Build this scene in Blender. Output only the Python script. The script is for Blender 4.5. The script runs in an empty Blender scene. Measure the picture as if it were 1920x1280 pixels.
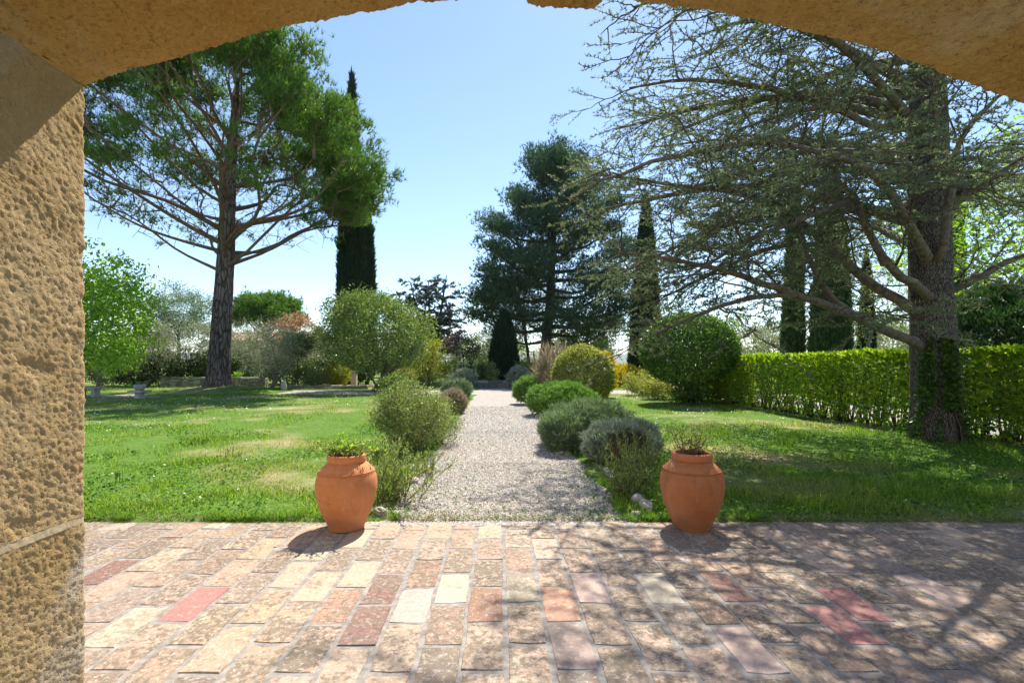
import bpy, math, random
import numpy as np
from math import radians, sin, cos, pi, sqrt

# ------------------------------------------------------------------ camera, sky, sun, exposure
SC = bpy.context.scene
COL = SC.collection
F, CX, CY, EYE = 907.0, 935.0, 680.0, 1.45      # lens in pixels of the 1920 px photograph, vanishing point, eye height
cam_d = bpy.data.cameras.new('camera')
cam_d.sensor_width = 36.0
cam_d.lens = F / 1920 * 36.0
cam_d.shift_x = (960 - CX) / 1920
cam_d.shift_y = (CY - 640) / 1920
cam_d.clip_start = 0.05
cam_d.clip_end = 20000
cam = bpy.data.objects.new('camera', cam_d)
cam.location = (0, 0, EYE)
cam.rotation_euler = (radians(90), 0, 0)
COL.objects.link(cam)
SC.camera = cam

SUN_EL, SUN_AZ = radians(55), radians(18)       # azimuth from +Y towards +X
SDIR = np.array([sin(SUN_AZ) * cos(SUN_EL), cos(SUN_AZ) * cos(SUN_EL), sin(SUN_EL)])
world = bpy.data.worlds.new('World')
SC.world = world
world.use_nodes = True
wn = world.node_tree
sky = wn.nodes.new('ShaderNodeTexSky')
sky.sky_type = 'NISHITA'
sky.sun_disc = False
sky.sun_elevation = SUN_EL
sky.sun_rotation = SUN_AZ
sky.altitude = 200
sky.air_density = 1.0
sky.dust_density = 0.15
sky.ozone_density = 2.2
wn.links.new(sky.outputs[0], wn.nodes['Background'].inputs[0])
wn.nodes['Background'].inputs[1].default_value = 0.118
sun_d = bpy.data.lights.new('sun', 'SUN')
sun_d.energy = 5.0
sun_d.angle = radians(0.45)
sun_d.color = (1.0, 0.95, 0.86)
sun = bpy.data.objects.new('sun', sun_d)
sun.rotation_euler = (pi / 2 - SUN_EL, 0, pi - SUN_AZ)
sun.location = (10, 17, 30)
COL.objects.link(sun)
SC.view_settings.view_transform = 'Standard'
SC.view_settings.look = 'None'
SC.view_settings.exposure = 0.97
SC.view_settings.gamma = 1.0
SC.cycles.max_bounces = 6
SC.cycles.diffuse_bounces = 4
SC.cycles.transmission_bounces = 4
SC.cycles.transparent_max_bounces = 4
SC.cycles.use_denoising = True

R = np.random.default_rng(7)

# ------------------------------------------------------------------ helpers
def P(px, py, Y):
    return np.array([(px - CX) / F * Y, Y, EYE - (py - CY) / F * Y])

def G(px, py):
    Y = F * EYE / (py - CY)
    return np.array([(px - CX) / F * Y, Y, 0.0])

def nrm(v):
    v = np.asarray(v, float)
    return v / np.maximum(np.linalg.norm(v, axis=-1, keepdims=True), 1e-9)

def _hash(i, j, k, seed):
    h = (i.astype(np.int64) * 374761393 + j.astype(np.int64) * 668265263 + k.astype(np.int64) * 2147483647 + seed * 1274126177) & 0xFFFFFFFF
    h = ((h ^ (h >> 13)) * 1274126177) & 0xFFFFFFFF
    h = ((h ^ (h >> 16)) * 2246822519) & 0xFFFFFFFF
    return ((h ^ (h >> 15)) & 0xFFFFFF) / float(0xFFFFFF)

def vnoise(p, seed=0):
    p = np.asarray(p, float)
    b = np.floor(p)
    f = p - b
    f = f * f * (3 - 2 * f)
    b = b.astype(np.int64)
    out = 0
    for dx in (0, 1):
        for dy in (0, 1):
            for dz in (0, 1):
                w = (f[..., 0] if dx else 1 - f[..., 0]) * (f[..., 1] if dy else 1 - f[..., 1]) * (f[..., 2] if dz else 1 - f[..., 2])
                out = out + w * _hash(b[..., 0] + dx, b[..., 1] + dy, b[..., 2] + dz, seed)
    return out

def fbm(p, seed=0, octv=3):
    s, a, t = 0, 1.0, 0
    p = np.asarray(p, float)
    for o in range(octv):
        s = s + a * vnoise(p * 2 ** o, seed + o * 17)
        t += a
        a *= 0.5
    return s / t

def mesh_obj(name, V, faces, mat, parent=None, smooth=False):
    """faces: one (n,k) array or a list of such arrays (k = 3 or 4)"""
    if not isinstance(faces, list):
        faces = [faces]
    faces = [np.asarray(f, np.int32) for f in faces if len(f)]
    me = bpy.data.meshes.new(name)
    V = np.ascontiguousarray(V, np.float32).reshape(-1, 3)
    nl = sum(f.size for f in faces)
    nf = sum(len(f) for f in faces)
    me.vertices.add(len(V))
    me.vertices.foreach_set('co', V.ravel())
    me.loops.add(nl)
    me.loops.foreach_set('vertex_index', np.concatenate([f.ravel() for f in faces]))
    tot = np.concatenate([np.full(len(f), f.shape[1], np.int32) for f in faces])
    start = np.concatenate([[0], np.cumsum(tot)[:-1]]).astype(np.int32)
    me.polygons.add(nf)
    me.polygons.foreach_set('loop_start', start)
    me.polygons.foreach_set('loop_total', tot)
    me.polygons.foreach_set('use_smooth', np.full(nf, smooth, bool))
    me.update(calc_edges=True)
    me.validate()
    if mat is not None:
        me.materials.append(mat)
    ob = bpy.data.objects.new(name, me)
    COL.objects.link(ob)
    ob.parent = parent
    return ob

def tag(o, label=None, cat=None, group=None, kind=None):
    if label: o['label'] = label
    if cat: o['category'] = cat
    if group: o['group'] = group
    if kind: o['kind'] = kind
    return o

def thing(name, label, cat, loc=(0, 0, 0), group=None):
    o = bpy.data.objects.new(name, None)
    o.empty_display_size = 0.2
    COL.objects.link(o)
    o.location = [float(c) for c in loc]
    return tag(o, label, cat, group)

class MB:
    """collects geometry in world coordinates; build() subtracts the parent's origin"""
    def __init__(self):
        self.v, self.f, self.n = [], {3: [], 4: []}, 0
    def add(self, V, Fc):
        V = np.asarray(V, float).reshape(-1, 3)
        Fc = np.asarray(Fc, np.int64)
        self.v.append(V)
        if len(Fc):
            self.f[Fc.shape[1]].append(Fc + self.n)
        self.n += len(V)
        return self
    def box(self, c, s, rz=0.0, jit=0.0, rng=None):
        x, y, z = np.array(s) / 2.0
        v = np.array([[-x, -y, -z], [x, -y, -z], [x, y, -z], [-x, y, -z], [-x, -y, z], [x, -y, z], [x, y, z], [-x, y, z]])
        if jit:
            v = v + (rng or R).normal(0, jit, v.shape)
        ca, sa = cos(rz), sin(rz)
        v = np.c_[v[:, 0] * ca - v[:, 1] * sa, v[:, 0] * sa + v[:, 1] * ca, v[:, 2]] + np.array(c)
        self.add(v, [[0, 3, 2, 1], [4, 5, 6, 7], [0, 1, 5, 4], [1, 2, 6, 5], [2, 3, 7, 6], [3, 0, 4, 7]])
        return self
    def lathe(self, c, prof, n=48):
        prof = np.asarray(prof, float)
        k = len(prof)
        a = np.linspace(0, 2 * pi, n, endpoint=False)
        v = np.zeros((k, n, 3))
        v[..., 0] = prof[:, 0, None] * np.cos(a) + c[0]
        v[..., 1] = prof[:, 0, None] * np.sin(a) + c[1]
        v[..., 2] = prof[:, 1, None] + c[2]
        i = np.arange(k - 1)[:, None] * n
        j = np.arange(n)[None, :]
        j2 = (j + 1) % n
        self.add(v, np.stack([i + j, i + j2, i + n + j2, i + n + j], -1).reshape(-1, 4))
        return self
    def build(self, name, mat, parent=None, smooth=False):
        V = np.concatenate(self.v)
        if parent is not None:
            o = parent
            off = np.zeros(3)
            while o is not None:
                off += np.array(o.location)
                o = o.parent
            V = V - off
        return mesh_obj(name, V, [np.concatenate(self.f[k]) for k in (3, 4) if self.f[k]], mat, parent, smooth)

def tubes(Pn, Rn, sides=5):
    """Pn (N,K,3), Rn (N,K) -> verts, quads"""
    Pn = np.asarray(Pn, float)
    N, K, _ = Pn.shape
    T = np.gradient(Pn, axis=1)
    T = nrm(T)
    ref = np.tile(np.array([0.31, 0.17, 0.93]), (N, K, 1))
    bad = np.abs((T[:, :1] * ref[:, :1]).sum(-1)) > 0.9
    ref = np.where(bad[..., None], np.array([0.95, 0.25, 0.1]), ref)
    U = nrm(np.cross(T, ref))
    W = np.cross(T, U)
    a = np.linspace(0, 2 * pi, sides, endpoint=False)
    V = Pn[:, :, None] + Rn[:, :, None, None] * (U[:, :, None] * np.cos(a)[:, None] + W[:, :, None] * np.sin(a)[:, None])
    idx = np.arange(N * K * sides).reshape(N, K, sides)
    A, B = idx[:, :-1], idx[:, 1:]
    q = np.stack([A, np.roll(A, -1, 2), np.roll(B, -1, 2), B], -1).reshape(-1, 4)
    return V.reshape(-1, 3), q

def resample(pts, n):
    pts = np.asarray(pts, float)
    k = len(pts)
    t = np.linspace(0, k - 1, n)
    i = np.clip(t.astype(int), 0, k - 2)
    u = (t - i)[:, None]
    p0, p1, p2, p3 = pts[np.maximum(i - 1, 0)], pts[i], pts[i + 1], pts[np.minimum(i + 2, k - 1)]
    return 0.5 * (2 * p1 + (p2 - p0) * u + (2 * p0 - 5 * p1 + 4 * p2 - p3) * u ** 2 + (3 * p1 - p0 - 3 * p2 + p3) * u ** 3)

def leaves(C, size, rng, aspect=0.45, up=0.0, fold=0.15, dirs=None, dspread=1.0):
    """diamond leaves folded along the midrib: 2 triangles each. C = leaf base"""
    C = np.asarray(C, float)
    n = len(C)
    s = size * rng.uniform(0.65, 1.25, n)[:, None]
    d = rng.normal(0, 1, (n, 3)) * dspread
    if dirs is not None:
        d = d + dirs
    d[:, 2] += up
    d = nrm(d)
    side = nrm(np.cross(d, rng.normal(0, 1, (n, 3)) + np.array([0, 0, 1.2])))
    nor = np.cross(side, d)
    m = C + d * s * 0.45
    V = np.stack([C, m + side * s * aspect * 0.5 + nor * s * fold, C + d * s, m - side * s * aspect * 0.5 + nor * s * fold], 1).reshape(-1, 3)
    b = np.arange(n)[:, None] * 4
    return V, np.concatenate([b + np.array([0, 1, 2]), b + np.array([0, 2, 3])])

def tufts(C, dirs, n, length, width, rng, spread=0.75, jl=0.3):
    """n thin needles radiating from each centre around its direction"""
    C = np.repeat(np.asarray(C, float), n, 0)
    d = nrm(np.repeat(nrm(dirs), n, 0) + rng.normal(0, spread, (len(C), 3)))
    L = length * rng.uniform(1 - jl, 1 + jl, len(C))[:, None]
    side = nrm(np.cross(d, rng.normal(0, 1, (len(C), 3)))) * width * 0.5
    V = np.stack([C - side, C + side, C + d * L], 1).reshape(-1, 3)
    return V, np.arange(len(C) * 3).reshape(-1, 3)

def grow(base_polys, targets, rng, K=5, w=0.22, rise=0.0, wig=0.06, minback=0.0):
    """connect target points to a growing skeleton; returns polylines (N,K,3) and descendant counts"""
    root = base_polys[0][0]
    pos, plen, own = [], [], []
    for bi, bp in enumerate(base_polys):
        L = np.r_[0, np.cumsum(np.linalg.norm(np.diff(bp, axis=0), axis=1))]
        pos += list(bp); plen += list(L + np.linalg.norm(bp[0] - root)); own += [-1] * len(bp)
    T = np.asarray(targets, float)
    d0 = np.min(np.linalg.norm(T[:, None] - np.array(pos)[None, ::max(1, len(pos) // 60)], axis=2), axis=1)
    order = np.argsort(d0)
    cap = len(pos) + len(T) * (K - 1)
    PA = np.zeros((cap, 3)); PL = np.zeros(cap); OW = np.full(cap, -1)
    n = len(pos)
    PA[:n] = pos; PL[:n] = plen; OW[:n] = own
    polys = np.zeros((len(T), K, 3)); par = np.full(len(T), -1)
    u = np.linspace(0, 1, K)[:, None]
    for q, ti in enumerate(order):
        t = T[ti]
        dv = t - PA[:n]
        d = np.sqrt((dv * dv).sum(1))
        cost = d + w * PL[:n] + 3.0 * np.maximum(0, PA[:n, 2] - t[2] - 0.35 * d)
        i = int(np.argmin(cost))
        p0 = PA[i]; L = d[i]
        ctrl = p0 + (t - p0) * 0.5 + np.array([0, 0, rise * L]) + rng.normal(0, wig * L, 3)
        pl = (1 - u) ** 2 * p0 + 2 * u * (1 - u) * ctrl + u * u * t
        polys[q] = pl
        par[q] = OW[i]
        PA[n:n + K - 1] = pl[1:]
        PL[n:n + K - 1] = PL[i] + L * u[1:, 0]
        OW[n:n + K - 1] = q
        n += K - 1
    cnt = np.ones(len(T))
    for q in range(len(T) - 1, -1, -1):
        if par[q] >= 0:
            cnt[par[q]] += cnt[q]
    return polys, cnt

def twig_mesh(mb, polys, cnt, r_tip, power=0.45, rmax=0.2, sides=3):
    r0 = np.minimum(r_tip * cnt ** power, rmax)
    t = np.linspace(0, 1, polys.shape[1])
    Rr = r0[:, None] * (1 - t) + r_tip * 0.6 * t
    V, q = tubes(polys, Rr, sides)
    mb.add(V, q)

def ball_pts(n, rng):
    return nrm(rng.normal(0, 1, (n, 3)))

# ------------------------------------------------------------------ materials
def new_mat(name):
    m = bpy.data.materials.new(name)
    m.use_nodes = True
    nt = m.node_tree
    for nd in list(nt.nodes):
        nt.nodes.remove(nd)
    out = nt.nodes.new('ShaderNodeOutputMaterial')
    return m, nt, out

def N_(nt, typ, **kw):
    nd = nt.nodes.new(typ)
    for k, v in kw.items():
        if k in ('operation', 'blend_type', 'data_type', 'feature', 'noise_dimensions', 'distance'):
            setattr(nd, k, v)
    return nd

def noise(nt, coord, scale, detail=4, rough=0.55, dist=0.0):
    nd = nt.nodes.new('ShaderNodeTexNoise')
    nd.inputs['Scale'].default_value = scale
    nd.inputs['Detail'].default_value = detail
    nd.inputs['Roughness'].default_value = rough
    nd.inputs['Distortion'].default_value = dist
    nt.links.new(coord, nd.inputs['Vector'])
    return nd.outputs['Fac']

def ramp(nt, fac, stops, interp='LINEAR'):
    nd = nt.nodes.new('ShaderNodeValToRGB')
    nd.color_ramp.interpolation = interp
    el = nd.color_ramp.elements
    while len(el) < len(stops):
        el.new(0.5)
    for e, (p, c) in zip(el, stops):
        e.position = p
        e.color = (*c, 1) if hasattr(c, '__len__') else (c, c, c, 1)
    nt.links.new(fac, nd.inputs[0])
    return nd.outputs[0]

def mix(nt, fac, a, b, mode='MIX'):
    nd = nt.nodes.new('ShaderNodeMix')
    nd.data_type = 'RGBA'
    nd.blend_type = mode
    for sock, val in ((nd.inputs[0], fac), (nd.inputs[6], a), (nd.inputs[7], b)):
        if hasattr(val, 'is_linked'):
            nt.links.new(val, sock)
        elif hasattr(val, '__len__'):
            sock.default_value = (*val, 1)
        else:
            sock.default_value = val
    return nd.outputs[2]

def math_(nt, op, a, b=0.0):
    nd = nt.nodes.new('ShaderNodeMath')
    nd.operation = op
    for sock, val in zip(nd.inputs, (a, b)):
        if hasattr(val, 'is_linked'):
            nt.links.new(val, sock)
        else:
            sock.default_value = val
    return nd.outputs[0]

def principled(nt, out, color, rough=0.85, bump=None, bstr=0.3, bdist=0.01, spec=0.3):
    b = nt.nodes.new('ShaderNodeBsdfPrincipled')
    if hasattr(color, 'is_linked'):
        nt.links.new(color, b.inputs['Base Color'])
    else:
        b.inputs['Base Color'].default_value = (*color, 1)
    if hasattr(rough, 'is_linked'):
        nt.links.new(rough, b.inputs['Roughness'])
    else:
        b.inputs['Roughness'].default_value = rough
    b.inputs['Specular IOR Level'].default_value = spec
    if bump is not None:
        bn = nt.nodes.new('ShaderNodeBump')
        bn.inputs['Strength'].default_value = bstr
        bn.inputs['Distance'].default_value = bdist
        nt.links.new(bump, bn.inputs['Height'])
        nt.links.new(bn.outputs[0], b.inputs['Normal'])
    nt.links.new(b.outputs[0], out.inputs[0])
    return b

def pos_(nt):
    return nt.nodes.new('ShaderNodeNewGeometry').outputs['Position']

def scaled(nt, vec, s):
    m = nt.nodes.new('ShaderNodeMapping')
    m.inputs['Scale'].default_value = s
    nt.links.new(vec, m.inputs['Vector'])
    return m.outputs[0]

def leaf_mat(name, cols, trans=0.42, tint=(1.15, 1.2, 0.55), rough=0.45, spec=0.35, patch=0.0):
    """cols: list of base colours chosen per leaf"""
    m, nt, out = new_mat(name)
    g = nt.nodes.new('ShaderNodeNewGeometry')
    n = len(cols)
    fac = g.outputs['Random Per Island']
    if patch:
        fac = math_(nt, 'ADD', math_(nt, 'MULTIPLY', fac, 1 - patch), math_(nt, 'MULTIPLY', ramp(nt, noise(nt, g.outputs['Position'], 0.9, 2), [(0.3, 0.0), (0.7, 1.0)]), patch))
    c = ramp(nt, fac, [(i / max(1, n - 1), col) for i, col in enumerate(cols)])
    b = nt.nodes.new('ShaderNodeBsdfPrincipled')
    nt.links.new(c, b.inputs['Base Color'])
    b.inputs['Roughness'].default_value = rough
    b.inputs['Specular IOR Level'].default_value = spec
    t = nt.nodes.new('ShaderNodeBsdfTranslucent')
    nt.links.new(mix(nt, 1.0, c, tint, 'MULTIPLY'), t.inputs['Color'])
    ms = nt.nodes.new('ShaderNodeMixShader')
    ms.inputs[0].default_value = trans
    nt.links.new(b.outputs[0], ms.inputs[1])
    nt.links.new(t.outputs[0], ms.inputs[2])
    nt.links.new(ms.outputs[0], out.inputs[0])
    return m

def bark_mat(name, dark, light, vscale=(14, 14, 4), bstr=0.9, bdist=0.03, moss=None):
    m, nt, out = new_mat(name)
    p = pos_(nt)
    v = nt.nodes.new('ShaderNodeTexVoronoi')
    v.feature = 'DISTANCE_TO_EDGE'
    v.inputs['Scale'].default_value = 1.0
    wn_ = nt.nodes.new('ShaderNodeTexNoise')
    wn_.inputs['Scale'].default_value = 1.1
    wn_.inputs['Detail'].default_value = 4
    nt.links.new(scaled(nt, p, vscale), wn_.inputs['Vector'])
    warp = mix(nt, 1.0, scaled(nt, p, vscale), wn_.outputs['Color'], 'ADD')
    nt.links.new(warp, v.inputs['Vector'])
    crack = ramp(nt, v.outputs['Distance'], [(0.0, 0.0), (0.14, 1.0)])
    nz = noise(nt, scaled(nt, p, tuple(2.2 * s for s in vscale)), 1.0, 5, 0.65)
    c = mix(nt, ramp(nt, nz, [(0.35, 0.0), (0.7, 1.0)]), dark, light)
    c = mix(nt, crack, tuple(0.42 * d for d in dark), c)
    if moss:
        c = mix(nt, ramp(nt, noise(nt, p, 2.5, 3), [(0.55, 0.0), (0.75, 0.7)]), c, moss)
    h = math_(nt, 'ADD', crack, math_(nt, 'MULTIPLY', nz, 0.6))
    principled(nt, out, c, 0.92, h, bstr, bdist, 0.15)
    return m

def plain_mat(name, a, b, scale=8.0, rough=0.85, bstr=0.3, bdist=0.01, spec=0.25, detail=5):
    m, nt, out = new_mat(name)
    p = pos_(nt)
    nz = noise(nt, p, scale, detail, 0.62)
    principled(nt, out, mix(nt, ramp(nt, nz, [(0.3, 0.0), (0.72, 1.0)]), a, b), rough, nz, bstr, bdist, spec)
    return m

def stone_mat(name, base, alt, pale, pale_amt, pit=0.5):
    m, nt, out = new_mat(name)
    p = pos_(nt)
    n1 = noise(nt, p, 3.2, 4, 0.6)
    n2 = noise(nt, p, 75, 6, 0.75)
    n3 = noise(nt, p, 190, 4, 0.7)
    n4 = noise(nt, p, 1.7, 3, 0.55, 0.6)
    c = mix(nt, ramp(nt, n1, [(0.32, 0.0), (0.7, 1.0)]), base, alt)
    c = mix(nt, math_(nt, 'MULTIPLY', ramp(nt, n2, [(0.50, 0.0), (0.75, 1.0)]), 0.5), c, tuple(min(1, 1.25 * x + 0.03) for x in alt))
    c = mix(nt, math_(nt, 'MULTIPLY', ramp(nt, n4, [(0.56, 0.0), (0.68, 1.0)]), pale_amt), c, pale)
    pit_shade = ramp(nt, math_(nt, 'ADD', math_(nt, 'MULTIPLY', n2, 0.7), math_(nt, 'MULTIPLY', noise(nt, p, 28, 5, 0.7), 0.3)), [(0.36, 1.0), (0.47, 0.0)])  # low spots darkened in the colour, standing in for shade inside the pits
    c = mix(nt, math_(nt, 'MULTIPLY', pit_shade, pit), c, tuple(0.42 * x for x in base))
    h = math_(nt, 'ADD', math_(nt, 'MULTIPLY', n2, 0.9), math_(nt, 'MULTIPLY', n3, 0.8))
    principled(nt, out, c, 0.95, h, 1.0, 0.014, 0.1)
    return m

M = {}
M['pier_stone'] = stone_mat('pier_stone', (0.54, 0.36, 0.155), (0.66, 0.48, 0.26), (0.66, 0.61, 0.55), 0.85, 0.22)
M['vault_stone_bounce'] = stone_mat('vault_stone_bounce', (0.66, 0.365, 0.095), (0.78, 0.50, 0.18), (0.80, 0.62, 0.36), 0.7, 0.75)  # colour made more orange and brighter to stand in for warm bounced light
M['joint_mortar'] = plain_mat('joint_mortar', (0.62, 0.35, 0.10), (0.74, 0.48, 0.18), 18, 0.95, 0.4, 0.004, 0.1)
M['pier_joint'] = plain_mat('pier_joint', (0.44, 0.33, 0.18), (0.56, 0.46, 0.31), 40, 0.95, 0.4, 0.004, 0.1)
M['wall'] = plain_mat('wall_render', (0.5, 0.34, 0.16), (0.58, 0.42, 0.22), 6, 0.95, 0.4, 0.01, 0.1)

def brick_mat(name, cols, stain=0.6, pale=0.35):
    m, nt, out = new_mat(name)
    p = pos_(nt)
    oi = nt.nodes.new('ShaderNodeObjectInfo')
    n = len(cols)
    base = ramp(nt, oi.outputs['Random'], [(i / max(1, n - 1), c) for i, c in enumerate(cols)])
    rnd2 = math_(nt, 'FRACT', math_(nt, 'MULTIPLY', oi.outputs['Random'], 37.7))
    rnd3 = math_(nt, 'FRACT', math_(nt, 'MULTIPLY', oi.outputs['Random'], 113.3))
    tone = ramp(nt, rnd2, [(0.0, (0.74, 0.72, 0.70)), (0.5, (1.0, 1.0, 1.0)), (1.0, (1.12, 1.12, 1.12))])
    base = mix(nt, 1.0, base, tone, 'MULTIPLY')
    drift = ramp(nt, noise(nt, p, 0.9, 3, 0.5), [(0.32, (0.86, 0.87, 0.90)), (0.5, (1.0, 1.0, 1.0)), (0.68, (1.08, 1.03, 0.95))])
    base = mix(nt, 1.0, base, drift, 'MULTIPLY')
    n_b = noise(nt, p, 5.5, 5, 0.62, 0.4)
    n_m = noise(nt, p, 26, 7, 0.72, 0.35)
    n_f = noise(nt, p, 90, 4, 0.7)
    c = mix(nt, ramp(nt, n_m, [(0.3, 0.0), (0.75, 0.55)]), base, mix(nt, 1.0, base, (1.25, 1.18, 1.08), 'MULTIPLY'))
    dirt = math_(nt, 'MULTIPLY', ramp(nt, math_(nt, 'ADD', math_(nt, 'ADD', math_(nt, 'MULTIPLY', n_m, 0.62), math_(nt, 'MULTIPLY', n_b, 0.40)), math_(nt, 'MULTIPLY', math_(nt, 'SUBTRACT', rnd3, 0.5), 0.14)), [(0.47, 0.0), (0.56, 1.0)]), stain)
    wear = nt.nodes.new('ShaderNodeTexCoord')
    c = mix(nt, dirt, c, mix(nt, ramp(nt, n_b, [(0.4, 0.0), (0.65, 1.0)]), (0.105, 0.082, 0.06), (0.21, 0.165, 0.115)))
    pl = math_(nt, 'MULTIPLY', ramp(nt, noise(nt, p, 38, 6, 0.75, 0.6), [(0.52, 0.0), (0.62, 1.0)]), pale)
    c = mix(nt, pl, c, (0.60, 0.535, 0.45))
    c = mix(nt, ramp(nt, n_f, [(0.28, 0.5), (0.42, 0.0)]), c, (0.12, 0.09, 0.07))
    h = math_(nt, 'ADD', math_(nt, 'MULTIPLY', n_m, 0.7), math_(nt, 'MULTIPLY', n_f, 0.5))
    principled(nt, out, c, 0.86, h, 0.5, 0.005, 0.25)
    return m

BR = {
    'buff': brick_mat('brick_buff', [(0.364, 0.269, 0.184), (0.406, 0.309, 0.226), (0.348, 0.248, 0.180), (0.414, 0.320, 0.243)], 0.9, 0.5),
    'tan': brick_mat('brick_tan', [(0.339, 0.229, 0.164), (0.373, 0.264, 0.201), (0.306, 0.221, 0.164)], 0.95, 0.5),
    'pinkbuff': brick_mat('brick_pinkbuff', [(0.385, 0.275, 0.205), (0.37, 0.255, 0.19), (0.40, 0.30, 0.235)], 0.9, 0.45),
    'cream': brick_mat('brick_cream', [(0.43, 0.37, 0.28), (0.41, 0.345, 0.255)], 0.6, 0.45),
    'orange': brick_mat('brick_orange', [(0.36, 0.205, 0.14), (0.36, 0.225, 0.16)], 0.85, 0.4),
    'rust': brick_mat('brick_rust', [(0.248, 0.133, 0.105), (0.282, 0.160, 0.134)], 0.8, 0.35),
    'rose': brick_mat('brick_rose', [(0.356, 0.152, 0.142), (0.348, 0.168, 0.155)], 0.3, 0.25),
    'palepink': brick_mat('brick_palepink', [(0.43, 0.315, 0.275), (0.42, 0.32, 0.28)], 0.35, 0.35),
    'grey': brick_mat('brick_grey', [(0.265, 0.208, 0.167), (0.282, 0.216, 0.176)], 0.8, 0.5),
}
M['mortar'] = plain_mat('mortar', (0.17, 0.15, 0.13), (0.38, 0.345, 0.31), 16, 0.95, 0.5, 0.004, 0.1)

def dry_mask(nt, p):
    return ramp(nt, noise(nt, p, 0.42, 4, 0.6, 0.3), [(0.50, 0.0), (0.68, 0.95)])

def ground_material():
    m, nt, out = new_mat('lawn_soil')
    p = pos_(nt)
    n2 = noise(nt, p, 9, 6, 0.7)
    green = mix(nt, ramp(nt, n2, [(0.3, 0.0), (0.7, 1.0)]), (0.055, 0.105, 0.016), (0.12, 0.21, 0.03))
    dry = mix(nt, ramp(nt, n2, [(0.3, 0.0), (0.7, 1.0)]), (0.26, 0.205, 0.10), (0.40, 0.33, 0.18))
    principled(nt, out, mix(nt, dry_mask(nt, p), green, dry), 0.95, n2, 0.6, 0.03, 0.1)
    return m
M['ground'] = ground_material()

def grass_material(name, g, d, trans=0.45):
    m, nt, out = new_mat(name)
    geo = nt.nodes.new('ShaderNodeNewGeometry')
    p = geo.outputs['Position']
    rnd = geo.outputs['Random Per Island']
    green = ramp(nt, rnd, [(i / (len(g) - 1), c) for i, c in enumerate(g)])
    dry = ramp(nt, rnd, [(0, d[0]), (1, d[1])])
    c = mix(nt, math_(nt, 'MULTIPLY', dry_mask(nt, p), 0.85), green, dry)
    b = nt.nodes.new('ShaderNodeBsdfPrincipled')
    nt.links.new(c, b.inputs['Base Color'])
    b.inputs['Roughness'].default_value = 0.5
    b.inputs['Specular IOR Level'].default_value = 0.3
    t = nt.nodes.new('ShaderNodeBsdfTranslucent')
    nt.links.new(mix(nt, 1.0, c, (1.2, 1.2, 0.6), 'MULTIPLY'), t.inputs['Color'])
    ms = nt.nodes.new('ShaderNodeMixShader')
    ms.inputs[0].default_value = trans
    nt.links.new(b.outputs[0], ms.inputs[1])
    nt.links.new(t.outputs[0], ms.inputs[2])
    nt.links.new(ms.outputs[0], out.inputs[0])
    return m
M['grass'] = grass_material('grass_blades', [(0.075, 0.17, 0.014), (0.15, 0.29, 0.022), (0.25, 0.39, 0.035), (0.38, 0.46, 0.085)], [(0.26, 0.29, 0.09), (0.46, 0.41, 0.21)])
M['weed'] = grass_material('weed_leaves', [(0.035, 0.10, 0.012), (0.08, 0.21, 0.020), (0.15, 0.31, 0.032), (0.26, 0.40, 0.06)], [(0.20, 0.24, 0.06), (0.40, 0.36, 0.17)])

def gravel_material():
    m, nt, out = new_mat('gravel_sheet')
    p = pos_(nt)
    v = nt.nodes.new('ShaderNodeTexVoronoi')
    v.inputs['Scale'].default_value = 62
    nt.links.new(p, v.inputs['Vector'])
    sep = nt.nodes.new('ShaderNodeSeparateColor')
    nt.links.new(v.outputs['Color'], sep.inputs[0])
    c = ramp(nt, sep.outputs[0], [(0.0, (0.28, 0.24, 0.205)), (0.35, (0.42, 0.37, 0.325)), (0.8, (0.54, 0.485, 0.435)), (1.0, (0.66, 0.61, 0.56))])
    c = mix(nt, ramp(nt, v.outputs['Distance'], [(0.35, 0.0), (0.8, 0.75)]), c, (0.16, 0.135, 0.11))
    c = mix(nt, ramp(nt, noise(nt, p, 1.3, 4), [(0.5, 0.0), (0.8, 0.35)]), c, (0.36, 0.31, 0.22))
    h = math_(nt, 'SUBTRACT', 1.0, v.outputs['Distance'])
    principled(nt, out, c, 0.9, h, 0.9, 0.012, 0.2)
    return m
M['gravel'] = gravel_material()
M['pebble'] = leaf_mat('pebbles', [(0.36, 0.305, 0.245), (0.54, 0.475, 0.395), (0.66, 0.595, 0.505), (0.76, 0.70, 0.615)], trans=0.0, rough=0.8, spec=0.25)

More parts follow.
